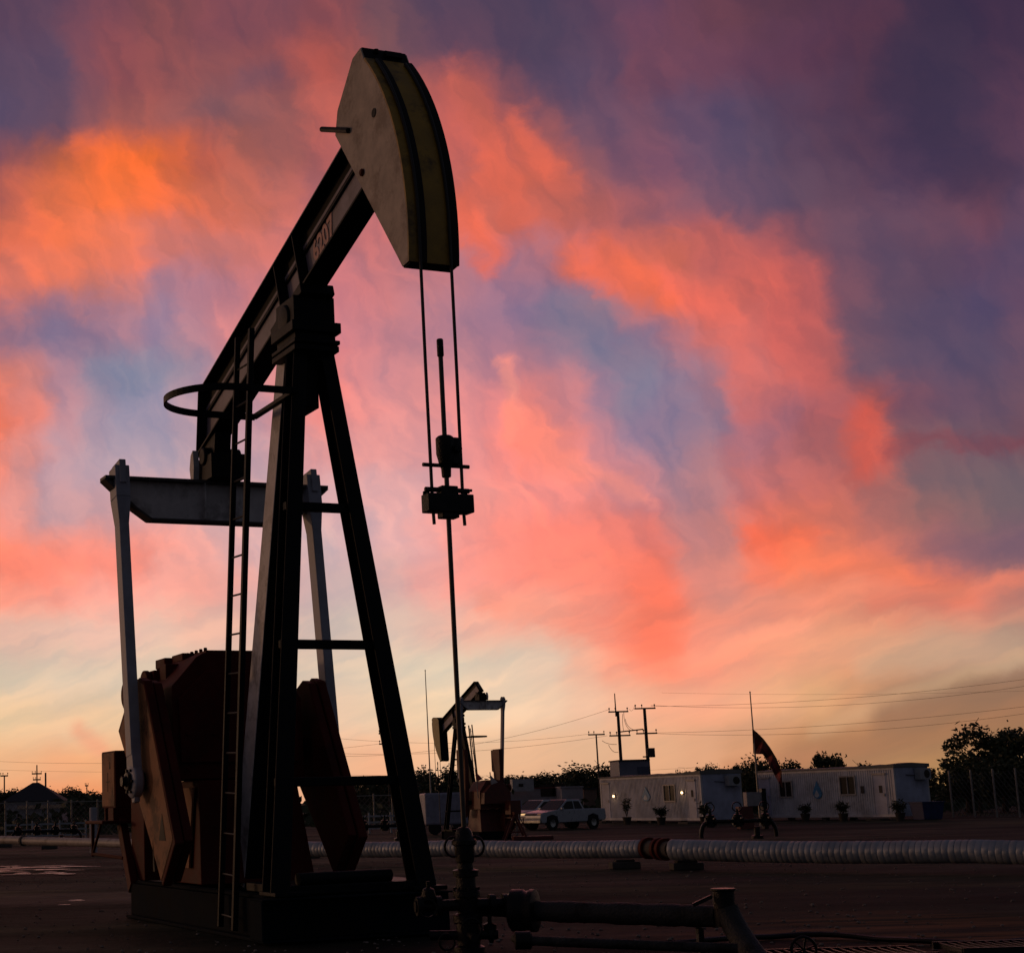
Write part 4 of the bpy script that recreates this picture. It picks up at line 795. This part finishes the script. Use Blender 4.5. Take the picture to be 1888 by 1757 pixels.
def wires():
    spec = [((1200, 1302), (2000, 1236), 104, 98, .5), ((1200, 1300), (2000, 1246), 104, 98, .8), ((1206, 1352), (2000, 1298), 104, 98, .7), ((1206, 1351), (2000, 1288), 104, 98, .4),
            ((1122, 1308), (560, 1392), 104, 116, 1.0), ((1160, 1307), (1170, 1301), 104, 104, .2), ((1120, 1356), (440, 1374), 104, 122, .9), ((1085, 1353), (500, 1347), 125, 120, .8),
            ((700, 1371), (-60, 1400), 120, 150, .8), ((1300, 1413), (420, 1419), 170, 170, .8), ((1800, 1420), (1250, 1414), 170, 170, .8), ((630, 1412), (-80, 1416), 170, 170, .5), ((1220, 1277), (1990, 1270), 104, 98, .2)]
    for i, (q0, q1, y0, y1, sag) in enumerate(spec):
        a = at(*q0, y0); b = at(*q1, y1); pts = [a.lerp(b, t) - Vector((0, 0, sag * 4 * t * (1 - t))) for t in [k / 20 for k in range(21)]]
        o = MB().tube(pts, .009 if i < 12 else .005, 5, cap=False).build('power_line', WIRE)
        tag(o, ['power line', 'power line'][0] + ' ' + ['from the right thick pole to the right, topmost', 'from the right thick pole to the right, just below the topmost', 'from the lower arm of the right thick pole, lower strand', 'from the lower arm of the right thick pole, upper strand', 'falling left from the top of the left thick pole', 'short span joining the tops of the thick poles', 'running left from the lower arm of the left thick pole', 'between the slender pole and the pole behind the samson post', 'running left from behind the samson post', 'low across the tree tops behind the distant pumpjack', 'low across the tree tops behind the flag', 'low across the sky behind the near crank', 'faint one highest above the container offices'][i], 'power line', 'overhead power lines')
    jr = empty('jumper_cables', (0, 0, 0))
    for a, c, b in (((1150, 1312), (1150, 1340), (1164, 1347)), ((1153, 1325), (1154, 1340), (1170, 1346)), ((1148, 1316), (1147, 1335), (1150, 1348)), ((1110, 1365), (1120, 1373), (1137, 1372)), ((1122, 1373), (1130, 1390), (1140, 1386))):
        MB().tube(elbow_pts(at(*a, 104), at(*c, 104), at(*b, 104), 8), .015, 5).build('cable', WIRE, jr)
    tag(jr, 'loose looping jumper cables hanging around the left thick pole', 'cable', None)
wires()
fr, ft = mast(1383, 74, 1278, .042, 'slender flagpole with a drooping flag between the container offices', 'flagpole', 'flagpole')
def flag():
    cols = [('upper_band', (.20, .07, .03)), ('middle_band', (.30, .035, .03)), ('lower_band', (.12, .015, .02))]
    P = lambda x, y, k=0: at(x, y, 74 - .25 * math.sin(x * .25 + y * .07 + k))
    top = [(1387, 1343), (1396, 1350), (1408, 1362), (1420, 1378), (1432, 1398), (1441, 1420), (1443, 1452)]
    bot = [(1389, 1389), (1397, 1390), (1406, 1390), (1414, 1400), (1421, 1414), (1430, 1432), (1441, 1451)]
    root = None
    for j, (nm, c) in enumerate(cols):
        v = []; n = 36
        for i in range(n + 1):
            t = i / n * 6; k = min(int(t), 5); f_ = t - k
            a = [top[k][q] * (1 - f_) + top[k + 1][q] * f_ for q in (0, 1)]; b = [bot[k][q] * (1 - f_) + bot[k + 1][q] * f_ for q in (0, 1)]
            for m_ in range(4):
                w = (j + m_ / 3) / 3; v.append(P(a[0] * (1 - w) + b[0] * w, a[1] * (1 - w) + b[1] * w))
        f = [(i * 4 + m_, i * 4 + m_ + 1, i * 4 + m_ + 5, i * 4 + m_ + 4) for i in range(n) for m_ in range(3)]
        k = len(v); v2 = [q + Vector((0, .012, 0)) for q in v]; f2 = [(a + k, d + k, c2 + k, b + k) for a, b, c2, d in f]
        o = MB().add(v + v2, f + f2).build('flag' if root is None else nm, mat('flag_cloth_' + nm, c, .8, var=.2), root, smooth=True)
        if root is None: root = o; tag(o, 'dark red tricolour flag drooping from the slender flagpole', 'flag')
flag()
# ------------------------------------------------------------------ far buildings and kiosks
WALLW = mat('plaster_white', (.36, .34, .38), .8, scale=1); ROOFR = mat('red_roof', (.14, .03, .025), .7); BLUEG = mat('blue_grey_sheet', (.16, .17, .24), .5, scale=.8); DKROOF = mat('dark_roof', (.03, .03, .04), .8)
def cabin(px0, px1, pyt, pyb, Y, depth, wall, roof, label, name, cat, pitch=0, turn=0, wins=()):
    a = at(px0, pyt, Y); b = at(px1, pyt, Y); z = a.z; w = b.x - a.x; root = empty(name, ((a.x + b.x) / 2, Y, 0), turn); tag(root, label, cat)
    MB().box(-w / 2, w / 2, 0, depth, .003, z).build('wall', wall, root)
    if pitch: MB().prism([(-w / 2 - .4, z - .0), (w / 2 + .4, z - .0), (w / 2 * .1, z + pitch)], -.4, depth + .4).build('roof', roof, root)
    else: MB().box(-w / 2 - .06, w / 2 + .06, -.1, depth + .1, z + .002, z + .08).build('roof', roof, root)
    for u, zz, ww in wins:
        o = MB().box(-w / 2 + u * w, -w / 2 + u * w + ww, -.03, .02, zz, zz + .8).build('window', GLASSD, root)
    return root
k = cabin(1141, 1196, 1403, 1520, 103, 2.6, BLUEG, DKROOF, 'blue grey metal kiosk standing under the thick utility poles', 'metal_kiosk', 'kiosk', wins=())
MB().box(.2, .93, -.05, .0, .4, 3.3).build('shaded_right_face', mat('shaded_blue_sheet', (.06, .075, .13), .5), k)  # dark panel painted in for the kiosk's shaded right face
cabin(935, 1034, 1455, 1520, 108, 6, WALLW, ROOFR, 'low white building with a red roof behind the pickup trucks', 'site_building', 'building', wins=((.62, 1.6, .9), (.85, 1.6, .8)))
cabin(1035, 1074, 1452, 1520, 106, 3, WALLW, WALLW, 'plain white block at the right end of the red roofed building', 'white_block', 'building')
cabin(1076, 1100, 1455, 1520, 112, 3, mat('tan_plaster', (.2, .13, .1), .8), DKROOF, 'small tan wall piece between the white block and the left office', 'tan_shed', 'shed')
p = at(968, 1450, 107); r0 = MB().box(p.x - .9, p.x + .5, 106.5, 107.4, p.z - .3, p.z + .5).build('roof_cooler', ACM); MB().box(p.x - .5, p.x - .2, 106.47, 106.51, p.z, p.z + .2).build('grille', GLASSD, r0); tag(r0, 'small white cooler unit on the red roof', 'cooler')
# white tank trailer behind second pumpjack
a = at(784, 1500, 74); b = at(868, 1500, 74); zt_ = at(784, 1462, 74).z
r0 = empty('white_trailer', ((a.x + b.x) / 2, 74, 0)); tag(r0, 'white box trailer behind the distant pumpjack legs', 'trailer'); w = (b.x - a.x) / 2
MB().box(-w, w, 0, 2.2, .45, zt_).build('body', mat('trailer_white', (.27, .27, .36), .5, dirt=(.15, .15, .18)), r0, .08)
for x in (-w * .6, w * .5): MB().lathe([(.3, -.1), (.3, .1)], (x, .15, .31), (0, 1, 0), 16).build('wheel', TYRE, r0, smooth=True)
# sign board
a = at(939, 1474, 64); b = at(962, 1492, 64); r0 = empty('notice_sign', ((a.x + b.x) / 2, 64, 0)); tag(r0, 'small pale sign board beside the red gearbox of the distant pumpjack', 'sign')
w = (b.x - a.x) / 2; MB().box(-w, w, -.02, .0, b.z, a.z).build('board', mat('sign_white', (.4, .38, .5), .5), r0)
MB().box(-.03, .03, .002, .05, .0, a.z).build('post', GALV, r0); MB().box(-w * .8, w * .8, -.024, -.021, (a.z + b.z) / 2 - .02, (a.z + b.z) / 2 + .05).build('sign_stripe', ROOFR, r0)
# red A-frame trestle right of the second pumpjack
a = at(952, 1542, 62); r0 = empty('trestle', (a.x, 62, 0)); tag(r0, 'dark red A frame trestle right of the distant pumpjack', 'trestle'); mb = MB()
for s in (-1, 1): mb.bar((0, 0, 1.0), (.42 * s, 0, .02), .08, .07); mb.bar((.05, .9, 1.0), (.05 + .42 * s, .9, .02), .08, .07)
mb.bar((0, -.1, 1.0), (.05, 1.0, 1.0), .1, .1); mb.bar((-.3, .0, .3), (.3, 0, .3), .05, .05); mb.build('frame', RED2, r0)
a = at(985, 1545, 62); o = MB().box(a.x - .8, a.x + .7, 61.8, 62.3, .003, .14).build('steel_channel', RED2, None, .02); tag(o, 'low dark red steel beam lying beside the trestle', 'steel beam')
# pennants
for i, (px, py, lab) in enumerate(((876, 1422, 'small red and white pennant left of the distant gearbox'), (903, 1428, 'small pale pennant right above the distant gearbox'))):
    a = at(px, py, 63.2); o = MB().prism([(a.x, a.z), (a.x + .28, a.z - .3), (a.x + .04, a.z - .38)], 63.1, 63.115).build('pennant', mat('pennant_cloth', ((.5, .1, .08), (.5, .45, .45))[i], .7)); tag(o, lab, 'pennant'); MB().tube([(a.x, 63.12, a.z + .1), (a.x + .06, 63.12, 1.6)], .02, 6).build('pennant_staff', GALV, o)
# ------------------------------------------------------------------ valve manifold behind the big pipe
def manifold(px0, px1, Y, label, red=False):
    a = at(px0, 1540, Y); b = at(px1, 1540, Y); w = b.x - a.x; root = empty('valve_manifold', (a.x, Y, 0)); tag(root, label, 'valve manifold', 'valve manifolds in the yard'); m = OILY
    MB().tube(elbow_pts((0, 0, .05), (0, 0, .62), (.4, 0, .6)) + [(w - .35, 0, .6)] + elbow_pts((w - .3, 0, .6), (w, 0, .6), (w, 0, .05)), .07, 10).build('pipe_loop', m, root, smooth=True)
    n = max(2, int(w / .7))
    for i in range(n):
        x = .35 + (w - .7) * i / (n - 1); mb = MB().lathe([(.09, -.02), (.15, 0), (.15, .1), (.09, .12), (.09, .3), (.15, .32), (.15, .4), (.06, .42), (.03, .6)], (x, 0, .42), (0, 0, 1), 12); mb.lathe([(.14, -.18), (.14, -.12), (.08, -.11), (.08, .11), (.14, .12), (.14, .18)], (x, 0, .6), (1, 0, 0), 12); mb.build('valve', m, root, smooth=True)
    for i in range(n):
        x = .35 + (w - .7) * i / (n - 1); MB().tube([(x + .16 * math.cos(t), .0, 1.08 + .16 * math.sin(t)) for t in [2 * math.pi * k / 16 for k in range(16)]], .02, 6, closed=True).build('hand_wheel', m, root)
    MB().lathe([(.2, .0), (.2, .1), (.1, .12), (.1, .4)], (w * .72, -.2, 0), (0, 0, 1), 14).build('stand', m, root)
    return root
manifold(1293, 1432, 56, 'dark valve manifold silhouetted in front of the offices under the flagpole')
manifold(20, 150, 78, 'low dark manifold in the yard at far left behind the white pipe')
manifold(655, 765, 66, 'low dark pipe loop seen between the near pumpjack legs')
# control panel between the offices
a = at(1385, 1500, 70); r0 = empty('control_panel', (a.x, 70, 0)); tag(r0, 'red and white electric panel standing between the two offices', 'control panel')
MB().box(-.5, .1, 0, .5, .003, .95).build('red_cabinet', RED2, r0, .01); MB().box(-.15, .6, -.05, .45, .96, 1.55).build('white_cabinet', mat('panel_white', (.3, .27, .28), .6), r0, .01); MB().box(.5, .68, -.1, .3, .003, 1.7).build('post', OILY, r0)
# ------------------------------------------------------------------ fences
MESH = mat('fence_mesh_wire', (.12, .11, .11), .6)
def fence(pxs, Y0, Y1, h, label, rail=True, mesh=True, mpost=GALV):
    pts = []
    for i, px in enumerate(pxs): Y = Y0 + (Y1 - Y0) * i / (len(pxs) - 1); q = at(px, 1500, Y); pts.append(Vector((q.x, Y, 0)))
    root = empty('yard_fence', pts[0]); tag(root, label, 'fence', 'fences round the yard'); o = pts[0]
    for p in pts: MB().lathe([(.05, .0), (.05, h), (.03, h + .03)], p - o, (0, 0, 1), 8).build('post', mpost, root)
    a, b = pts[0] - o, pts[-1] - o
    if rail:
        mb = MB()
        for z in ((h - .08,) if mesh else (.25, .55, .85)): mb.bar(a + Vector((0, 0, z)), b + Vector((0, 0, z)), .04, .05 if mesh else .09)
        mb.build('rail', mpost, root)
    if mesh:
        mb = MB(); L_ = (b - a).length; d = (b - a) / L_; n = int(L_ / .32)
        for i in range(-8, n):
            for s in (0, 1):
                x0, x1 = i * .32, i * .32 + h * .9
                z0, z1 = (.05, h - .1) if s == 0 else (h - .1, .05)
                if x0 < 0: z0 += (z1 - z0) * (-x0) / (x1 - x0); x0 = 0
                if x1 > L_: z1 = z0 + (z1 - z0) * (L_ - x0) / (x1 - x0); x1 = L_
                if x1 > x0: mb.tube([a + d * x0 + Vector((0, 0, z0)), a + d * x1 + Vector((0, 0, z1))], .012, 3, cap=False)
        mb.build('chain_mesh', MESH, root)
    return root
fence([1757, 1797, 1838, 1880, 1925], 84, 78, 2.35, 'tall mesh fence with pale posts right of the right office', False)
fence([-20, 10, 50, 89, 132, 180, 230], 92, 96, 2.1, 'mesh fence along the far left side of the yard')
fence([640, 656, 690, 724, 770, 830], 96, 96, 2.0, 'mesh fence seen between the legs of the near pumpjack', True, True)
fence([640, 680, 720, 752], 82, 82, 1.0, 'low white rail fence seen between the legs of the near pumpjack', True, False, ACM)
fence([10, 60, 110, 158], 86, 88, 1.0, 'low pale rail fence at far left behind the white pipe', True, False, ACM)
# left canopy roof and column
a = at(62, 1456, 130); r0 = empty('canopy_house', (a.x, 130, 0)); tag(r0, 'house with dark hipped roof and pale eave above the left fence', 'house'); 
MB().add([(-2.6, 0, 2.6), (2.4, 0, 2.6), (2.4, 5, 2.6), (-2.6, 5, 2.6), (-.4, 2.5, 4.1), (.1, 2.5, 4.1)], [(0, 1, 5, 4), (1, 2, 5), (2, 3, 4, 5), (3, 0, 4), (0, 3, 2, 1)]).build('roof', DKROOF, r0, tf=lambda v: v + Vector((0, 0, -.3))); MB().box(-1.3, 2.3, -.05, -.0, 1.7, 1.98).build('eave', mat('pale_eave', (.5, .35, .25), .6), r0); MB().box(-2.3, 2.2, .3, 4.7, .003, 2.28).build('wall', WALLW, r0)
a = at(172, 1520, 60); o = MB().lathe([(.14, 0), (.14, 1.62), (.12, 1.64)], (a.x, 60, 0), (0, 0, 1), 14).build('vent_pipe', WALLW, smooth=True); tag(o, 'upright pale pipe beside the control box of the near pumpjack', 'pipe')
# ------------------------------------------------------------------ trees
def tree_mesh(seed, w, h, n, leaf, clumps):
    rn = random.Random(seed); lf = MB(); tr = MB()
    tr.tube([(0, 0, 0), (rn.uniform(-.1, .1), 0, h * .25), (rn.uniform(-.3, .3), 0, h * .5)], [.18, .13, .08], 7)
    cs = []
    for i in range(clumps):
        t = rn.uniform(0, 6.28); r_ = w * math.sqrt(rn.random()) * .8; z = h * (.35 + .62 * rn.random() * (1 - .45 * (r_ / w) ** 2)); c = Vector((r_ * math.cos(t), r_ * math.sin(t) * .8, z)); s = rn.uniform(.28, .6) * w * .45; cs.append((c, s))
        tr.tube([(0, 0, h * .3), c * .6 + Vector((0, 0, h * .12)), c], [.07, .045, .02], 5)
        if rn.random() < .2: q = c + Vector((rn.uniform(-.9, .9), 0, s * 1.2 + .1)); tr.tube([c, q], .015, 4)
    for i in range(n):
        c, s = cs[rn.randrange(clumps)]; d = Vector((rn.gauss(0, 1), rn.gauss(0, 1), rn.gauss(0, .75))); d = d.normalized() * s * rn.random() ** .45 * (1.0 if rn.random() < .9 else 1.5)
        p = c + d; a = Vector((rn.gauss(0, 1), rn.gauss(0, 1), rn.gauss(0, .7))).normalized() * leaf * rn.uniform(.6, 1.4); b = a.cross(Vector((rn.gauss(0, 1), rn.gauss(0, 1), rn.gauss(0, 1)))).normalized() * leaf * .45
        lf.add([p - a, p + b, p + a, p - b], [(0, 1, 2, 3)])
    return lf, tr
CROWN = mat('tree_leaf', (.045, .055, .022), .65, var=.5, scale=3)
PROT = []
for i, (w, h, n, lf_, cl) in enumerate(((3.2, 5.0, 4200, .16, 26), (2.6, 3.6, 3200, .15, 20), (2.2, 4.2, 1500, .13, 16), (4.0, 4.2, 4500, .17, 30))):
    a, b = tree_mesh(20 + i, w, h, n, lf_, cl); r0 = empty('tree', (0, 0, 0)); a.build('crown', CROWN, r0); b.build('trunk', TRUNK, r0); PROT.append((r0, h))
used = set()
def tree(k, px, pytop, Y, label, group=None, sx=1.0, rz=0):
    r0, h = PROT[k]; r1 = r0 if k not in used else copy_tree(r0); used.add(k); t = at(px, pytop, Y); s = t.z / (h * .97)
    r1.location = (t.x, Y, 0); r1.rotation_euler = (0, 0, rz); r1.scale = (s * sx, s * sx, s); tag(r1, label, 'tree', group or 'trees beyond the yard'); return r1
tree(0, 1838, 1342, 98, 'tallest dark tree at the right behind the mesh fence', sx=1.1)
tree(2, 1775, 1370, 97, 'airy tree at the left side of the tall right hand tree', sx=1.1, rz=1); tree(1, 1890, 1348, 96, 'dark tree cut by the right edge of the photo', sx=1, rz=2)
tree(3, 1800, 1412, 95, 'low dark bush behind the mesh fence at right', sx=1.1, rz=1); tree(3, 1875, 1402, 94, 'low wide dark bush behind the last fence posts', sx=1.1, rz=3)
tree(1, 1520, 1388, 104, 'dark bush above the middle of the right office roof', rz=1, sx=.6); tree(2, 1563, 1389, 104, 'thin twiggy tree above the right office roof', rz=2, sx=.8); tree(2, 1598, 1392, 104, 'thin twiggy tree above the right end of the right office roof', rz=4, sx=.6)
tree(2, 1700, 1400, 104, 'thin low bush peeking over the right office air conditioner', rz=3, sx=.6)
for i, (k, px, py, Y, sx) in enumerate(((3, 1412, 1403, 110, .75), (1, 1372, 1409, 112, .8), (0, 1300, 1414, 118, .6), (1, 1258, 1421, 116, .6), (2, 1204, 1427, 112, .5), (3, 1330, 1420, 115, .8))):
    tree(k, px, py, Y, ['dark tree right behind the drooping flag', 'dark tree left of the flagpole', 'dark tree above the right half of the left office', 'low dark tree above the middle of the left office', 'wispy shrub right of the blue grey kiosk', 'broad dark tree just left of the flagpole trees'][i], rz=i, sx=sx)
trs = [(700, 1441), (735, 1436), (765, 1430), (800, 1422), (835, 1436), (925, 1440), (950, 1430), (985, 1429), (1020, 1433), (1055, 1424), (1090, 1416), (1128, 1424), (1152, 1436), (668, 1446), (640, 1446)]
labs = ['behind the front leg crossbar', 'just right of the pole seen through the legs', 'left of the small pole', 'behind the lowered horse head', 'behind the distant pumpjack legs', 'right of the distant pitman arm', 'above the small roof cooler', 'above the red roof', 'above the right end of the red roof', 'above the plain white block', 'at the foot of the slender utility pole', 'left of the blue grey kiosk', 'behind the blue grey kiosk', 'seen between the near legs', 'right of the near right hand counterweight']
for i, (px, py) in enumerate(trs): tree((3, 1, 0, 3, 1)[i % 5], px, py, 128 + (i * 7) % 23, 'dark rounded tree on the skyline ' + labs[i], 'trees along the skyline', rz=i * 1.3, sx=1.15)
lls = [(8, 1456), (40, 1462), (108, 1455), (130, 1458), (160, 1462), (190, 1464), (225, 1466)]
lab2 = ['at the left edge', 'beside the hipped roof on its left', 'right of the hipped roof', 'between the hipped roof and the control box', 'just left of the control box', 'behind the control box', 'behind the near pitman bearing']
for i, (px, py) in enumerate(lls): tree((1, 3, 0, 1, 3)[i % 5], px, py, 150 + (i * 5) % 17, 'dark bushy tree on the left skyline ' + lab2[i], 'trees along the skyline', rz=i * 1.7, sx=1.3)
# scrub beyond the yard
rn = random.Random(5); mb = MB()
for i in range(9000):
    Y = rn.uniform(100, 170); X = (rn.uniform(-60, 1950) - CX) / F * Y; z = rn.random() ** 1.4 * (1.5 + .9 * math.sin(X * .7) * math.sin(X * .23 + 1)); s = rn.uniform(.2, .42); p = Vector((X, Y, max(z, .02)))
    a = Vector((rn.gauss(0, 1), rn.gauss(0, .6), rn.gauss(0, .7))).normalized() * s; b = a.cross(Vector((0, 1, rn.uniform(-.5, .5)))).normalized() * s * .5; mb.add([p - a, p + b, p + a, p - b], [(0, 1, 2, 3)])
o = mb.build('undergrowth', CROWN); tag(o, 'dark undergrowth massed beyond the yard fences', 'undergrowth', None, 'stuff')
# stones scattered over the yard
STONE = mat('pale_stone', (.22, .18, .16), .8)
mb = MB()
for i in range(1500):
    Y = 15.3 + 40 * rn.random() ** 2; X = (rn.uniform(-60, 1950) - CX) / F * Y; s = rn.uniform(.008, .03); mb.lathe([(s * .6, -.3 * s), (s, 0), (s * .55, s * .6)], (X, Y, s * .25), (rn.uniform(-.3, .3), .1, 1), 6)
o = mb.build('gravel', STONE); tag(o, 'small stones scattered over the dirt yard', 'gravel', None, 'stuff')
